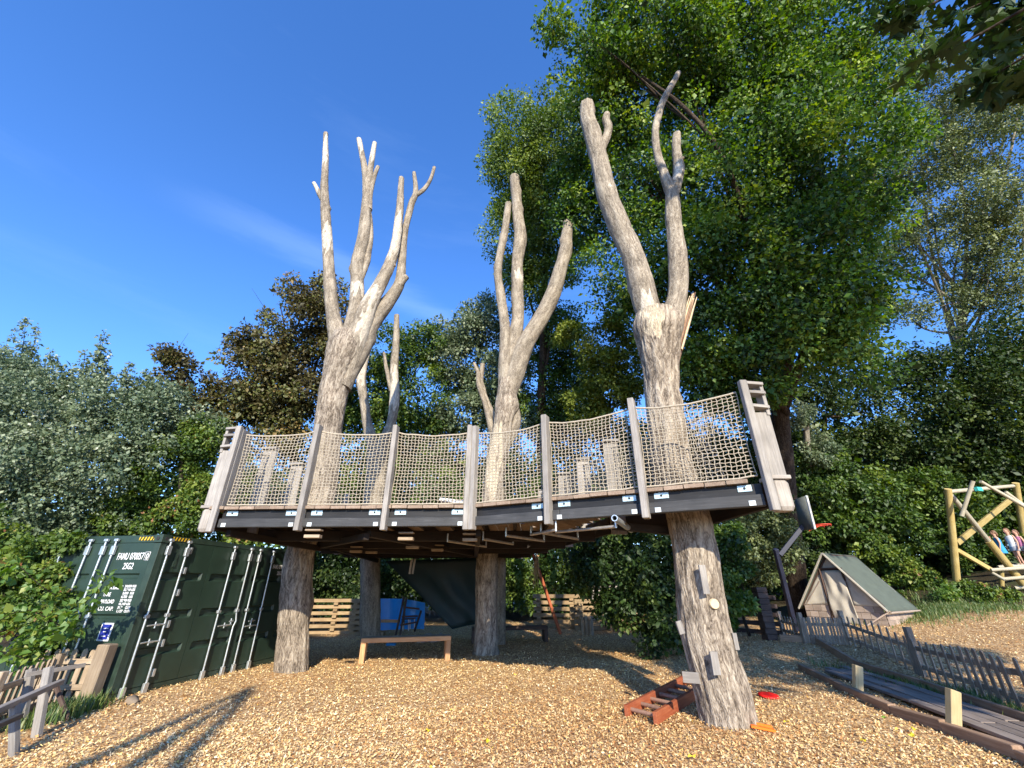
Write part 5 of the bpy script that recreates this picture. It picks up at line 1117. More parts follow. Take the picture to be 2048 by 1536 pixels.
# ================================================================== people on the landing
def person(label, foot, h, face, skin='skin', top='dressb', bottom=None, hair='hair', pose='stand', arm_up=False):
    """face: heading angle, 0 looks along +X"""
    t = thing('person', label, 'person', foot, None, face); W = WM[t.name]; s = h
    J = {'pel': (0, 0, .52), 'wa': (.005, 0, .60), 'ch': (.01, 0, .72), 'nk': (.01, 0, .815), 'hd0': (.018, 0, .86), 'hd': (.022, 0, .93)}
    E = [('pel', 'wa'), ('wa', 'ch'), ('ch', 'nk'), ('nk', 'hd0'), ('hd0', 'hd')]; Rr = {'pel': .075, 'wa': .062, 'ch': .072, 'nk': .030, 'hd0': .048, 'hd': .058}
    for sg, n_ in ((-1, 'l'), (1, 'r')):
        st = .03 * sg
        J.update({'hp' + n_: (0, .045 * sg, .49), 'kn' + n_: (.02 + st * .5, .048 * sg, .275), 'an' + n_: (-.005 + st * .5, .05 * sg, .05), 'he' + n_: (-.015 + st * .5, .05 * sg, .018), 'to' + n_: (.075 + st * .5, .058 * sg, .014)})
        E += [('pel', 'hp' + n_), ('hp' + n_, 'kn' + n_), ('kn' + n_, 'an' + n_), ('an' + n_, 'he' + n_), ('he' + n_, 'to' + n_)]
        Rr.update({'hp' + n_: .052, 'kn' + n_: .033, 'an' + n_: .021, 'he' + n_: .018, 'to' + n_: .016})
        if arm_up and sg < 0: el, wr, ha = (.08, .10 * sg, .66), (.13, .035 * sg, .76), (.135, .02 * sg, .80)
        else: el, wr, ha = (.0, .135 * sg, .625), (.04, .145 * sg, .50), (.05, .142 * sg, .455)
        J.update({'sh' + n_: (.005, .10 * sg, .775), 'el' + n_: el, 'wr' + n_: wr, 'ha' + n_: ha}); E += [('ch', 'sh' + n_), ('sh' + n_, 'el' + n_), ('el' + n_, 'wr' + n_), ('wr' + n_, 'ha' + n_)]
        Rr.update({'sh' + n_: .032, 'el' + n_: .024, 'wr' + n_: .017, 'ha' + n_: .021})
        for fi in range(5):
            k_ = f'f{fi}{n_}'; d = np.array(ha) - np.array(wr); d /= np.linalg.norm(d); J[k_] = tuple(np.array(ha) + d * (.045 if fi else .02) + np.array([.012 * (fi - 2) + (.02 if fi == 0 else 0), 0, 0])); E.append(('ha' + n_, k_)); Rr[k_] = .0062
    ks = list(J); me = bpy.data.meshes.new('body'); me.from_pydata([tuple(np.array(J[k_]) * s) for k_ in ks], [(ks.index(a), ks.index(b3)) for a, b3 in E], [])
    o_ = bpy.data.objects.new('tmpbody', me); COL.objects.link(o_); md = o_.modifiers.new('s', 'SKIN'); lay = me.skin_vertices[0]
    for i, k_ in enumerate(ks): lay.data[i].radius = (Rr[k_] * s,) * 2; lay.data[i].use_root = (k_ == 'pel')
    md2 = o_.modifiers.new('u', 'SUBSURF'); md2.levels = 2; bpy.context.view_layer.update()
    m2 = bpy.data.meshes.new_from_object(o_.evaluated_get(bpy.context.evaluated_depsgraph_get())); bpy.data.objects.remove(o_)
    m2.materials.clear(); m2.materials.append(M[skin]); m2.polygons.foreach_set('use_smooth', [True] * len(m2.polygons)); body = obj('body', m2, t, W)
    def ell(c, r, name, mat, n_=16, cut=None):
        V, Q, T = [], [], []; 
        zz = np.linspace(-.995, .995, 12); V, Q, T = tube_arrays([(0, 0, z_) for z_ in zz], np.sqrt(1 - zz ** 2), n_); V = V * np.array(r) * s + np.array(c) * s
        return obj(name, MB().add(V, Q, T).mesh(name, M[mat], True), t, W)
    ell((.028, 0, .93), (.062, .052, .072), 'head', skin); ell((.088, 0, .925), (.012, .010, .012), 'nose', skin, 8)
    for sg in (-1, 1): ell((.080, .022 * sg, .942), (.007, .008, .006), 'eye', 'eye', 8); ell((.02, .054 * sg, .927), (.012, .008, .018), 'ear', skin, 8)
    ell((.083, 0, .893), (.006, .016, .004), 'mouth', 'pink', 8)
    ell((.006, 0, .952), (.068, .062, .066), 'hair', hair); ell((-.045, 0, .90), (.03, .045, .07), 'hair', hair, 12)
    def shell(name, prof, mat):
        V, Q, T = tube_arrays([(x, 0, z) for z, a, b3, x in prof], np.ones(len(prof)), 22, False)
        th = np.arange(22) * 2 * math.pi / 22; V = np.array([[x + a * math.cos(q), b3 * math.sin(q) * (1 + 0), z] for z, a, b3, x in prof for q in th]) * s
        ii_ = []; k_ = 22
        for i in range(len(prof) - 1):
            for j in range(k_): ii_.append([i * k_ + j, i * k_ + (j + 1) % k_, (i + 1) * k_ + (j + 1) % k_, (i + 1) * k_ + j])
        return obj(name, MB().add(V, ii_).mesh(name, M[mat], True), t, W)
    if bottom is None: shell('dress', [(.34, .12, .14, .01), (.42, .11, .13, .01), (.52, .092, .105, .005), (.61, .078, .09, .005), (.72, .083, .105, .008), (.78, .062, .108, .008), (.80, .045, .07, .01)], top)
    else:
        shell('top', [(.50, .088, .100, .005), (.61, .076, .09, .005), (.72, .083, .105, .008), (.78, .062, .108, .008), (.80, .045, .07, .01)], top)
        shell('shorts', [(.39, .085, .115, .008), (.47, .09, .112, .005), (.53, .084, .096, .005)], bottom)
    return t
person('child in a bright blue dress looking away with one arm raised', at(2018, 1131, 16.4), 1.28, 2.5, top='dressb', arm_up=True)
person('child in a white top and grey shorts standing beside the blue dress', at(2046, 1131, 16.3), 1.36, 3.2, top='topw', bottom='shorts')
person('child in a pink top half hidden at the picture edge behind the white top', at(2062, 1129, 16.7), 1.30, 3.0, top='pink', bottom='shorts', hair='hair')

# ================================================================== living trees
def limbs_to(base, fork, targets, r0, nb=3, amp=.02):
    geo = []; base = np.array(base, float); fork = np.array(fork, float); mid = (base + fork) / 2 + R.normal(0, .12, 3)
    geo.append(limb_geo([base - [0, 0, .3], base, mid, fork], [r0 * 1.25, r0 * 1.05, r0 * .9, r0 * .72], 20, amp, seed=float(base[0])))
    for i, tg in enumerate(targets):
        tg = np.array(tg, float); s_ = R.uniform(.35, 1.0); st = base * (1 - s_) * .5 + fork * (1 - (1 - s_) * .5); L_ = np.linalg.norm(tg - st); m_ = (st + tg) / 2 + np.array([0, 0, -.06 * L_]) + R.normal(0, .05 * L_, 3)
        r1 = r0 * R.uniform(.28, .45); geo.append(limb_geo([st, m_, tg], [r1, r1 * .6, r1 * .2], 7, amp * .5, step=.35, seed=i + .3))
        for k_ in range(nb):
            e = tg + R.normal(0, min(.7, .06 * L_ + .15), 3); st2_ = m_ + (tg - m_) * R.uniform(0, .8); geo.append(limb_geo([st2_, (st2_ + e) / 2 + R.normal(0, .1, 3), e], [r1 * .32, r1 * .2, r1 * .07], 4, 0, step=.5, seed=k_ + .1))
    return geo
def tree(name, label, base, fork, lobes, n, size, mat, r0=.22, kp=1.5, cr=.5, barkm='barkd', group='living trees behind the platform', cat='tree', shell=.55, **kw):
    t = thing(name, label, cat, (base[0], base[1], base[2]), group)
    trunk_mesh('trunk', limbs_to(base, fork, [l[0] for l in lobes], r0), M[barkm], None, t)
    crown(t, 'crown', lobes, n, size, G[mat], kp, cr, shell, **kw); return t
def gp(u, t):   # a ground point in that direction
    r_ = ray(u, 1180); d = r_ * t; return np.array([d[0], d[1], tz(d[0], d[1])])
# the big dark maple
big = [blob(1200, 95, 115, 17, .9), blob(1330, 40, 150, 17, .9), blob(1480, 70, 130, 17.5), blob(1630, 60, 130, 18), blob(1720, 150, 90, 18), blob(1230, 250, 110, 18), blob(1420, 210, 120, 17.5), blob(1600, 220, 120, 17),
       blob(1300, 380, 120, 17.5), blob(1470, 370, 140, 16.2), blob(1640, 320, 140, 16), blob(1770, 270, 70, 16.5), blob(1200, 470, 90, 18.5), blob(1420, 520, 120, 15.6), blob(1590, 500, 130, 15.2), blob(1700, 430, 90, 16), blob(1150, 390, 70, 19),
       blob(1480, 640, 100, 14.8), blob(1620, 620, 130, 14.6), blob(1700, 590, 80, 15), blob(1530, 730, 70, 14.8), blob(1680, 690, 80, 15), blob(1400, 680, 70, 15.6), blob(1250, 560, 70, 17.5), blob(1420, 760, 55, 15.4), blob(1330, 620, 70, 17), blob(1480, 790, 50, 15.4), blob(1370, 720, 55, 17)]
tree('maple_tree', 'huge dark green maple filling the sky behind the torn forked trunk', gp(1590, 16.8), at(1560, 640, 16.3), big, 400000, .115, 'poplar', .42, 1.05, .72, flat=.62)
tree('maple_tree', 'rounded bright green small leaved crown standing clear against the blue sky', gp(1085, 24.5), at(1090, 560, 23.5), [blob(1060, 270, 88, 22, 1.1), blob(1090, 380, 100, 22), blob(1030, 340, 66, 21.6), blob(1040, 460, 68, 22), blob(1110, 500, 80, 22.5), blob(1055, 555, 66, 22.5, .8), blob(1130, 260, 60, 22.5), blob(1115, 640, 50, 23)], 125000, .10, 'poplar2', .3, 1.25, .58)
tree('birch_tree', 'tall loose olive leaved birch with sky showing through its pale branches', gp(1930, 26), at(1930, 560, 25), [blob(1880, 190, 80, 24), blob(1960, 260, 100, 24), blob(2030, 200, 80, 25), blob(1850, 320, 80, 24), blob(1940, 400, 90, 23.5), blob(2040, 400, 90, 24), blob(1790, 430, 60, 24.5), blob(1860, 500, 70, 24), blob(1770, 520, 50, 25), blob(1980, 540, 80, 24), blob(1830, 120, 60, 25), blob(2050, 90, 80, 25), blob(1900, 610, 60, 24), blob(2010, 600, 60, 24), blob(1810, 620, 45, 24), blob(1990, 480, 60, 24), blob(1770, 350, 45, 25)], 160000, .10, 'birch', .30, 1.25, .55, barkm='barkl', flat=.6)
tree('dark_tree', 'gloomy dense evergreen mass behind the log climbing frame', gp(1960, 23.5), at(1970, 800, 22.5), [blob(1960, 715, 70, 22), blob(2050, 690, 80, 22), blob(1850, 770, 90, 22), blob(1980, 800, 120, 21.5), blob(2080, 780, 110, 22), blob(1890, 900, 110, 21.5), blob(2010, 940, 110, 21), blob(2090, 960, 90, 21), blob(1790, 740, 50, 23)], 90000, .13, 'darkg', .35, 1.3, .6, up=.8)
tree('dark_tree', 'narrow dark tree right of the ladder topped corner post', gp(1640, 22.5), at(1650, 830, 22), [blob(1590, 780, 60, 21.5), blob(1660, 770, 80, 22), blob(1740, 820, 80, 22), blob(1570, 870, 60, 22), blob(1650, 870, 70, 21.5), blob(1750, 900, 80, 21.5), blob(1500, 820, 60, 23), blob(1440, 760, 60, 23)], 50000, .12, 'darkg', .17, 1.1, .55, barkm='barkd')
tree('leaning_tree', 'slim yellow green leaved tree between the two near pollards above the net', gp(1215, 20.5), at(1215, 820, 20), [blob(1220, 690, 60, 19, 1.2), blob(1215, 770, 55, 19), blob(1260, 740, 50, 19.5), blob(1180, 810, 45, 19.5), blob(1150, 660, 36, 20)], 42000, .095, 'yellowg', .16, 1.9, .40)
tree('copper_beech', 'brown leaved copper beech rising highest behind the tall limbed pollard', gp(600, 23), at(590, 780, 22), [blob(610, 610, 56, 21, 1.1), blob(650, 660, 70, 21.5), blob(560, 690, 66, 21), blob(620, 760, 85, 21), blob(520, 760, 70, 21), blob(480, 700, 38, 21), blob(560, 830, 80, 21), blob(480, 820, 66, 21), blob(655, 590, 30, 21.5), blob(560, 610, 28, 21)], 80000, .12, 'copper', .26, 1.3, .50)
tree('copper_beech', 'small brown leaved beech poking above the willow hedge', gp(370, 22), at(370, 830, 21), [blob(352, 740, 32, 20, 1.2), blob(345, 705, 18, 20, 1.2), blob(390, 790, 45, 20.5), blob(420, 830, 50, 20.5)], 18000, .11, 'copper', .12, 1.6, .42)
tree('green_tree', 'leafy green tree directly behind the twin stemmed pollard', gp(800, 26), at(800, 800, 25), [blob(800, 710, 75, 24, 1.), blob(740, 790, 70, 24), blob(840, 790, 80, 24), blob(770, 870, 80, 24), blob(860, 880, 70, 24), blob(690, 840, 50, 24), blob(850, 690, 42, 24)], 75000, .115, 'mid', .22, 1.4, .48)
tree('green_tree', 'bluish green tree left of the three limbed pollard', gp(950, 27), at(950, 760, 26), [blob(930, 660, 55, 25), blob(970, 640, 50, 25), blob(900, 720, 60, 25), blob(990, 740, 80, 25), blob(930, 810, 80, 25), blob(1020, 840, 80, 25), blob(960, 620, 25, 25)], 75000, .12, 'willow', .22, 1.4, .5)
tree('green_tree', 'green tree under the rounded crown right of the three limbed pollard', gp(1100, 26), at(1100, 820, 25), [blob(1090, 720, 60, 24.5), blob(1150, 760, 60, 24.5), blob(1080, 820, 70, 24.5), blob(1160, 860, 70, 24), blob(1120, 660, 40, 25), blob(1250, 880, 60, 24)], 55000, .12, 'mid', .2, 1.3, .5)
# shrubs and hedges
def shrub(name, label, base, lobes, n, size, mat, cat='shrub', group='shrubs round the playground', r0=.05, kp=1.8, cr=.34, **kw):
    t = thing(name, label, cat, base, group); st_ = MB()
    trunk_mesh('stem', limbs_to(base, np.array(base) + [0, 0, max(.4, (lobes[0][0][2] - base[2]) * .5)], [l[0] for l in lobes], r0, 2, .005), M['barkd'], None, t)
    crown(t, 'foliage', lobes, n, size, G[mat], kp, cr, **kw); return t
shrub('willow', 'grey green willow mass filling the view above the container', gp(120, 15), [blob(70, 850, 130, 13.5), blob(200, 850, 110, 13.8), blob(310, 850, 90, 14), blob(380, 880, 70, 14.5), blob(120, 960, 130, 12.8), blob(260, 950, 100, 13), blob(20, 960, 100, 12.2), blob(-40, 850, 110, 13), blob(40, 800, 80, 14.5), blob(-20, 760, 70, 14.5), blob(150, 770, 50, 14.5), blob(60, 1060, 60, 11.4), blob(250, 800, 50, 14.5), blob(330, 800, 34, 14.5), blob(80, 1050, 110, 12.0)], 170000, .075, 'willow', 'willow', r0=.09, kp=2.2, cr=.36)
shrub('bramble', 'bright green bramble bank between the container and the platform corner', gp(360, 16.5), [blob(320, 940, 70, 13.6), blob(390, 910, 60, 13.8), blob(430, 980, 60, 14), blob(350, 1010, 80, 13.6), blob(260, 1030, 60, 13.2), blob(460, 1050, 60, 14.6), blob(380, 1060, 60, 14.6), blob(500, 960, 60, 16), blob(560, 1000, 60, 17), blob(410, 860, 45, 14.2), blob(290, 980, 50, 13.4)], 95000, .072, 'bramble', 'bramble', kp=2.4, cr=.30)
for (lb, uu, vv, rr2, tt, n_, mm, sz) in [
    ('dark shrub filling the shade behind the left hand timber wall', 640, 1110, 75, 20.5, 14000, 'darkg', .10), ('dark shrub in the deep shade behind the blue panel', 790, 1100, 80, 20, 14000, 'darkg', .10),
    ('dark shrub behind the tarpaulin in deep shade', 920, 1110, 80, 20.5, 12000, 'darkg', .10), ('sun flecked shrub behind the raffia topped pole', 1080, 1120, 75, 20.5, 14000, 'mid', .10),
    ('leafy shrub above the thin grey table', 1170, 1110, 65, 20.8, 12000, 'mid', .10),
    ('green shrub seen through the net left of the corner pillar', 720, 990, 80, 21.5, 16000, 'mid', .11), ('green shrub seen through the second net bay', 850, 990, 80, 21.5, 16000, 'mid', .11), ('green shrub seen through the net behind the middle trunk', 980, 980, 80, 21.5, 16000, 'mid', .11),
    ('green shrub seen through the fourth net bay', 1110, 980, 80, 21.5, 16000, 'mid', .11), ('green shrub seen beside the receding rear posts', 1230, 970, 80, 21.5, 16000, 'mid', .11), ('shrub behind the thick forked trunk above the deck', 1380, 900, 80, 21.5, 15000, 'darkg', .11), ('dim shrub behind the right end of the net', 1470, 930, 70, 21, 12000, 'darkg', .11)]:
    shrub('shrub', lb, gp(uu, tt + .5), [blob(uu, vv, rr2, tt, .9), blob(uu - rr2 * .55, vv + rr2 * .6, rr2 * .75, tt), blob(uu + rr2 * .5, vv + rr2 * .7, rr2 * .75, tt)], n_, sz, mm, kp=1.4, cr=.42)
shrub('shrub', 'large leafy shrub in shade behind the thick leaning trunk', gp(1290, 12.2), [blob(1270, 1110, 85, 11.6), blob(1320, 1060, 60, 11.8), blob(1240, 1170, 75, 11.6), blob(1310, 1200, 85, 11.2), blob(1190, 1080, 50, 12.6), blob(1140, 1070, 40, 13.2), blob(1360, 1150, 70, 11.6), blob(1290, 1258, 50, 11), blob(1230, 1225, 34, 11.3), blob(1180, 1140, 34, 12.4), blob(1350, 1240, 50, 11.2)], 34000, .085, 'darkm', r0=.07, kp=2.2, cr=.30)
shrub('shrub', 'drooping shrub just right of the thick leaning trunk', gp(1480, 13.2), [blob(1460, 1110, 60, 12.4), blob(1480, 1170, 50, 12.2), blob(1450, 1220, 50, 12), blob(1500, 1225, 28, 12)], 15000, .085, 'mid', kp=2.2, cr=.28)
shrub('ivy_tree', 'sunlit olive ivy clump below the platform end by the basketball arm', gp(1520, 16.2), [blob(1500, 1050, 60, 15.5), blob(1560, 1080, 50, 15.5), blob(1470, 1080, 45, 15.2), blob(1560, 1010, 40, 16), blob(1530, 1130, 45, 15.6)], 26000, .075, 'birch', 'ivy', kp=2.2, cr=.28)
shrub('shrub', 'tall sunlit shrub with large leaves above the tent roof', gp(1720, 20.5), [blob(1680, 960, 70, 19, 1.), blob(1750, 990, 60, 19), blob(1640, 1030, 60, 19), blob(1700, 1050, 60, 18.8), blob(1790, 1060, 50, 19), blob(1760, 1110, 50, 18.8), blob(1620, 960, 50, 19.5), blob(1840, 980, 50, 20)], 50000, .12, 'mid', kp=1.7, cr=.40)
shrub('shrub', 'low bright shrub against the back of the tent', gp(1830, 18), [blob(1830, 1150, 42, 17.3), blob(1790, 1130, 36, 17.6), blob(1860, 1180, 32, 17), blob(1830, 1200, 30, 16.8), blob(1750, 1100, 40, 18.2)], 20000, .085, 'bramble', kp=2.4, cr=.26)
shrub('shrub', 'dim shrub behind the crossed logs of the climbing frame', gp(1930, 20), [blob(1930, 1010, 60, 19.5), blob(1960, 1070, 60, 19.2), blob(1900, 1080, 50, 19.5), blob(2040, 1040, 60, 20), blob(1880, 1020, 50, 20)], 30000, .10, 'mid', kp=1.7, cr=.36)
shrub('shrub', 'shadowed shrub between the basketball pole and the tent', gp(1580, 19), [blob(1570, 1160, 45, 18), blob(1620, 1130, 50, 18.4), blob(1500, 1170, 40, 18)], 16000, .10, 'darkg', kp=1.7, cr=.36)
wl = [o_ for o_ in bpy.data.objects if o_.get('category') == 'willow'][0]; cl_ = []; stm = MB()
for (u0, v0, u1, v1, t_, r0) in [(30, 760, 52, 640, 17, .42), (60, 740, 78, 655, 17, .30), (0, 760, 8, 690, 17, .4), (95, 770, 100, 700, 16, .25), (190, 770, 210, 664, 14.2, .26), (165, 760, 170, 700, 14.2, .26), (212, 760, 196, 690, 14.2, .22), (255, 790, 262, 725, 14.2, .22), (290, 790, 286, 742, 14.2, .2), (130, 780, 120, 728, 14.4, .22), (330, 800, 338, 770, 14.4, .2), (30, 770, 22, 700, 16.5, .3)]:
    A_, B__ = at(u0, v0, t_), at(u1, v1, t_); P = smoothpath([A_, (A_ + B__) / 2 + R.normal(0, .08, 3), B__], 7); MB().tube(P, np.linspace(.02, .004, len(P)), 5).build('spray_stem', M['barkd'], wl)
    for k_, p_ in enumerate(P):
        f_ = k_ / (len(P) - 1)
        for _ in range(2): cl_.append((p_ + R.normal(0, .55 * r0 * (1 - .7 * f_), 3), r0 * (.55 - .35 * f_) * R.uniform(.6, 1.2), R.normal(.1, .12)))
V, T, rn = leaf_mass(cl_, 9000, .085, flat=1.2); obj('sprays', mesh_np('sprays', V, T, G['willow'], fattrs={'rnd': rn}), wl)
# far wood closing the view
def band(name, label, a0, a1, rad, zt_, n, size, mat, nc_=420):
    cl_ = []
    for i in range(nc_):
        an = a0 + (a1 - a0) * R.random(); r_ = rad + R.uniform(-1.5, 2.5); x, y = r_ * math.sin(an), r_ * math.cos(an); zz = tz(x, y) + R.random() ** .8 * zt_ * (.7 + .5 * vnoise(np.array([[an * 9, 0, 3.]]))[0]); cl_.append((np.array([x, y, zz]), R.uniform(.9, 1.5), R.normal(0, .08)))
    V, T, rn = leaf_mass(cl_, n, size); o_ = obj(name, mesh_np(name, V, T, G[mat], fattrs={'rnd': rn})); kind(o_, 'stuff'); return tag(o_, label, 'woodland')
band('woodland', 'dark woodland closing the view beyond the playground', -1.0, 1.15, 32, 8.5, 80000, .28, 'darkg', 600)
band('woodland', 'green thicket seen through the rope net and under the deck', -.50, .60, 27.5, 10, 110000, .20, 'mid', 900)
band('woodland', 'deep shaded wood on the rise far behind the log climbing frame', .52, 1.12, 37, 9.5, 50000, .28, 'darkg', 460)
shrub('shrub', 'hedge behind the left picket fence at the picture edge', gp(-40, 10.5), [blob(-20, 1180, 80, 8.8), blob(-70, 1100, 90, 9.5), blob(10, 1225, 45, 8.6), blob(10, 1130, 60, 9.6)], 30000, .062, 'bramble', kp=2.6, cr=.26)
# vine climbing over the container front
vn = thing('vine', 'bright lime green vine trailing across the container lettering', 'vine', (-7.6, 7.6, .1))
cl_ = []; stems = []
for path in [[(-20, 1330), (60, 1270), (110, 1235), (150, 1225), (175, 1200), (205, 1165), (212, 1158)], [(-20, 1250), (50, 1220), (100, 1240), (140, 1260), (160, 1250)], [(30, 1350), (70, 1290), (95, 1262), (125, 1272), (142, 1268)], [(0, 1160), (30, 1130), (80, 1170), (110, 1190)], [(-10, 1300), (30, 1310), (60, 1320), (70, 1325)]]:
    P = smoothpath([at(u, v, 6.75 + .1 * math.sin(u)) for u, v in path], 8); stems.append(P)
    for p_ in P: cl_.append((p_ + R.normal(0, .05, 3), R.uniform(.06, .13), R.normal(.05, .12)))
V, T, rn = leaf_mass(cl_, 1100, .085, flat=1., jit=1.); o_ = obj('foliage', mesh_np('foliage', V, T, G['vine'], fattrs={'rnd': rn}), vn)
mb = MB(); [mb.tube(P, .006, 5) for P in stems]; mb.build('stem', M['barkd'], vn, True)
shrub('creeper', 'dark creeper hiding the far half of the container doors', (-9.2, 8.6, 0), [blob(60, 1130, 55, 7.9), blob(110, 1150, 26, 7.9), blob(70, 1200, 50, 7.6), blob(20, 1180, 60, 7.6), blob(120, 1210, 24, 7.5), blob(100, 1095, 26, 8.2), blob(150, 1085, 14, 8.1, .6), blob(130, 1265, 26, 7.5), blob(60, 1270, 40, 7.2)], 26000, .06, 'bramble', 'creeper', kp=4, cr=.17)
# grasses
def grass(name, label, cx_, cy_, sx, sy, n, h, parent=None):
    x = R.normal(cx_, sx, n); y = R.normal(cy_, sy, n); z = terrain(x, y); a = R.uniform(0, 6.28, n); l = h * R.uniform(.4, 1.2, n); w2 = .006 + .01 * R.random(n)
    dx, dy = np.cos(a), np.sin(a); lean = R.uniform(.1, .6, n) * l; b3 = np.stack([x, y, z - .02], 1)
    s_ = np.stack([-dy * w2, dx * w2, x * 0], 1); mid = b3 + np.stack([dx * lean * .35, dy * lean * .35, l * .65], 1); tip = b3 + np.stack([dx * lean, dy * lean, l], 1)
    V = np.stack([b3 - s_, b3 + s_, mid + s_ * .7, mid - s_ * .7, tip], 1).reshape(-1, 3); i = np.arange(n)[:, None] * 5
    T = np.vstack([i + [0, 1, 2], i + [0, 2, 3], i + [3, 2, 4]]); o_ = obj(name, mesh_np(name, V, T, G['grass'], fattrs={'rnd': np.tile(R.random(n), 3)})); kind(o_, 'stuff'); return tag(o_, label, 'grass')
grass('grass', 'bright tufts of grass at the foot of the tan picket fence', -6.42, 7.5, .13, .28, 1500, .20)
grass('grass', 'rough grass and weeds on the bank below the climbing frame', 14.6, 16.9, 1.6, .9, 10000, .17)
grass('grass', 'shaded grass strip along the dark picket fence', 7.0, 8.0, .14, 1.3, 3500, .15)
for (u, v, t_, lb) in [(1888, 1195, 15.6, 'brightest lime green weed at the edge of the far chips'), (1925, 1180, 15.8, 'low leafy weed right at the foot of the climbing frame post'), (1960, 1190, 15.4, 'low weed on the bank below the slanting brace'), (2010, 1200, 15.2, 'low weed in front of the log steps')]:
    shrub('weed', lb, at(u, v + 16, t_), [blob(u, v, 18, t_), blob(u + 12, v - 8, 10, t_)], 1800, .07, 'vine' if u == 1888 else 'bramble', 'weed', 'weeds on the bank', r0=.02, kp=4, cr=.16)
# ivy covered trunk behind the chip clearing
tree('ivy_tree', 'pale ivy speckled trunk rising behind the tent beside the dark tree', gp(1640, 19.8), at(1612, 850, 19.4), [blob(1640, 900, 34, 19.2, 1.4), blob(1630, 980, 30, 19.2), blob(1600, 830, 30, 19.4)], 9000, .09, 'willow', .17, 1.8, .3, barkm='barkl')

# ================================================================== overhanging maple near the viewer
om = thing('overhanging_maple', 'near maple branch hanging dark and backlit into the top corner', 'tree', (9.3, -.4, 0))
ctr = [blob(1900, 40, 95, 4.6, .6), blob(1990, 90, 80, 4.5, .7), blob(2040, 30, 90, 4.6, .7), blob(1850, 130, 60, 4.3, .4), blob(1960, 170, 40, 4.4, .6), blob(2030, 170, 50, 4.4, .7), blob(1800, 40, 46, 4.7, .4), blob(1830, -30, 80, 4.8, .5), blob(1950, -40, 120, 4.8, .5)]
geo = [limb_geo([(9.3, -.4, -.3), (9.2, -.3, 2.2), (8.9, .1, 4.6), (8.4, .6, 7.2)], [.42, .34, .28, .20], 28, .03), limb_geo([(9.0, 0, 4.2), (9.6, -.4, 8.5), (9.9, -.7, 13), (10.3, -.8, 17)], [.26, .22, .15, .06], 14, .02)]
for (c_, r_) in ctr: 
    geo.append(limb_geo([(8.6, .4, 6.4), (np.array([8.6, .4, 6.6]) + c_) / 2 + [0, 0, .5], c_ + [.15, 0, .12]], [.07, .035, .010], 8, .004, seed=float(c_[0])))
trunk_mesh('trunk', geo, M['barkd'], None, om)
lv = []
for var in range(4):
    n_ = 5; pts = [(0, 0, 0)]; tips = [(-1.15, .55), (-.6, .95), (0, 1.15), (.6, .95), (1.15, .55)]
    outl = [(.12, .0)]; 
    base_a = [(-2.35, .55), (-1.25, .80), (0, 1.0), (1.25, .80), (2.35, .55)]; outl = []
    for i, (a_, l_) in enumerate(sorted(base_a, reverse=True)):
        aa = a_ + R.normal(0, .06); outl.append((math.sin(aa) * .36 * l_ * .9 + math.sin(aa + .28) * .12, math.cos(aa) * .36 * l_ + math.cos(aa + .28) * .12)); outl.append((math.sin(aa) * .62 * l_, math.cos(aa) * .62 * l_)); outl.append((math.sin(aa - .28) * .12 + math.sin(aa) * .36 * l_ * .9, math.cos(aa - .28) * .12 + math.cos(aa) * .36 * l_))
        outl.append((math.sin(aa - .55) * .24, math.cos(aa - .55) * .24))
    V = [(0, 0, .0)] + [(x, y, -.10 * (x * x + y * y) ** .5 + R.normal(0, .015)) for x, y in outl]; k_ = len(outl)
    F_ = [(0, i + 1, (i + 1) % k_ + 1) for i in range(k_ - 1)]
    me = bpy.data.meshes.new('leaf'); me.from_pydata([(x * 1., y * 1., z) for x, y, z in V], [], F_); me.materials.append(G['over']); 
    at_ = me.attributes.new('rnd', 'FLOAT', 'FACE'); at_.data.foreach_set('value', np.full(len(F_), .2 + .2 * var, np.float32)); me.update(); lv.append(me)
for i in range(290):
    c_, r_ = ctr[int(R.integers(len(ctr)))]; d = R.normal(0, 1, 3); d /= np.linalg.norm(d); p_ = c_ + d * r_ * R.random() ** .4
    s_ = R.uniform(.17, .30); Mx = Matrix.Translation(Vector(p_)) @ Matrix.Rotation(R.uniform(0, 6.28), 4, 'Z') @ Matrix.Rotation(math.pi + R.normal(.55, .45), 4, 'X') @ Matrix.Rotation(R.normal(0, .4), 4, 'Y') @ Matrix.Scale(s_, 4)
    obj('leaf', lv[i % 4], om, Mx)
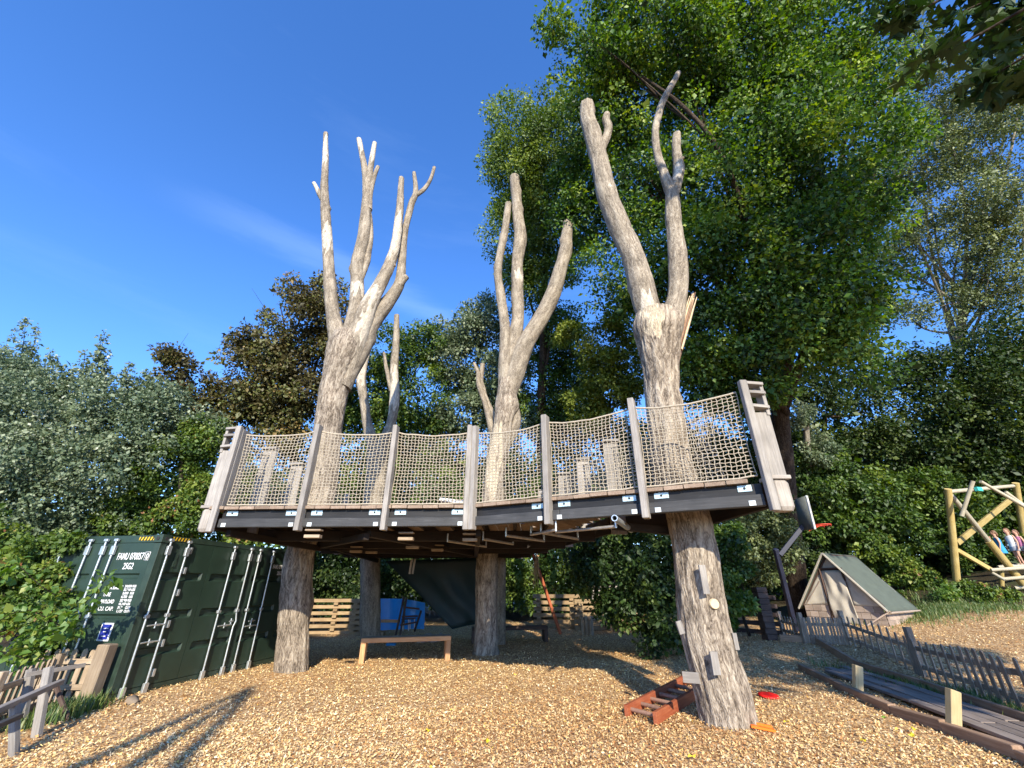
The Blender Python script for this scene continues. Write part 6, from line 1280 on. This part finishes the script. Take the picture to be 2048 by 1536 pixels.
# the rest of that tree, above and behind the viewer: it shades the walkway side
upper = [(np.array(c_), np.array(r_)) for c_, r_ in [((7.6, 1.2, 8.0), (1.6, 1.4, 1.0)), ((8.6, -.6, 8.6), (2.2, 1.8, 1.4)), ((7.0, -1.6, 7.6), (1.6, 1.6, 1.1)), ((9.6, 1.0, 6.6), (1.4, 1.6, 1.2)), ((8.4, -2.6, 6.4), (1.8, 1.6, 1.2)), ((10.6, -1.4, 7.4), (1.6, 1.8, 1.4)), ((6.3, 0.4, 6.6), (.9, 1.0, .6)), ((8.0, .2, 5.2), (1.6, 1.2, .7)), ((6.0, -1.2, 6.2), (1.0, 1.2, .7))]]
upper += [(np.array(c_), np.array(r_)) for c_, r_ in [((10.5, -.5, 17.5), (3.4, 1.8, 2.6)), ((8.2, -.8, 14.2), (2.4, 1.6, 1.8)), ((12.2, -1.0, 14.0), (2.6, 1.8, 2.4)), ((7.2, -1.2, 18.5), (2.2, 1.6, 2.0)), ((5.2, -1.4, 14.6), (1.1, 1.0, 1.2)), ((13.5, -1., 19), (2.4, 1.6, 2.4))]]
crn2 = [(ctr[2][0] + [.25, 0, .1], np.array(ctr[2][1]) * .6), (ctr[8][0] + [.3, 0, .2], np.array(ctr[8][1]) * .6)]
V, T, rn = leaf_mass(lobe_clumps(upper, 1.5, .5, .4), 46000, .17); o_ = obj('crown', mesh_np('crown', V, T, G['over'], fattrs={'rnd': rn}), om); kind(o_, 'stuff')
V, T, rn = leaf_mass(lobe_clumps(crn2, 3, .25, .3), 420, .15); o_ = obj('twig_leaves', mesh_np('twig_leaves', V, T, G['over'], fattrs={'rnd': rn}), om); kind(o_, 'stuff')

# unseen bare stems added behind the viewer, shaped to cast streaks over the open chips
bt_ = thing('shadow_stems', 'unseen three stemmed trunk added to throw long streaks of shadow over the chips', 'tree', (-1.9, -7.5, 0))
def sh(p, h): # point at height h whose shadow falls on ground point p
    return np.array(p) - np.array(travel) / travel.z * (-1) * 0 + np.array([-travel.x / travel.z * -1 * 0, 0, 0]) if False else np.array([p[0] + travel.x / -travel.z * -h, p[1] + travel.y / -travel.z * -h, h])
tip = (-4.85, 9.85); gl = []
for k_, (g0) in enumerate([onZ(150, 1536, 0), onZ(258, 1536, 0), onZ(350, 1530, 0)]):
    d = np.array(tip) - g0[:2]; e = np.array(tip) + np.array([.0, .0]) - d * [.06, .10, .16][k_]
    gA = g0[:2] - d * .3; hts = [5.0, 6.2, 7.8, 8.4]; P = []
    for f_, hh in zip((0, .35, .8, 1.0), hts): P.append(sh(gA + (e - gA) * f_, hh))
    gl.append(limb_geo([(-1.9 + .4 * k_, -7.5, 0), (P[0] + np.array([-1.9 + .4 * k_, -7.5, 0])) / 2] + P, [.16, .13, .11, .10, .07, .03], 12, .01, seed=k_ * 2.))
trunk_mesh('trunk', gl, M['bark'], M['cut'], bt_)
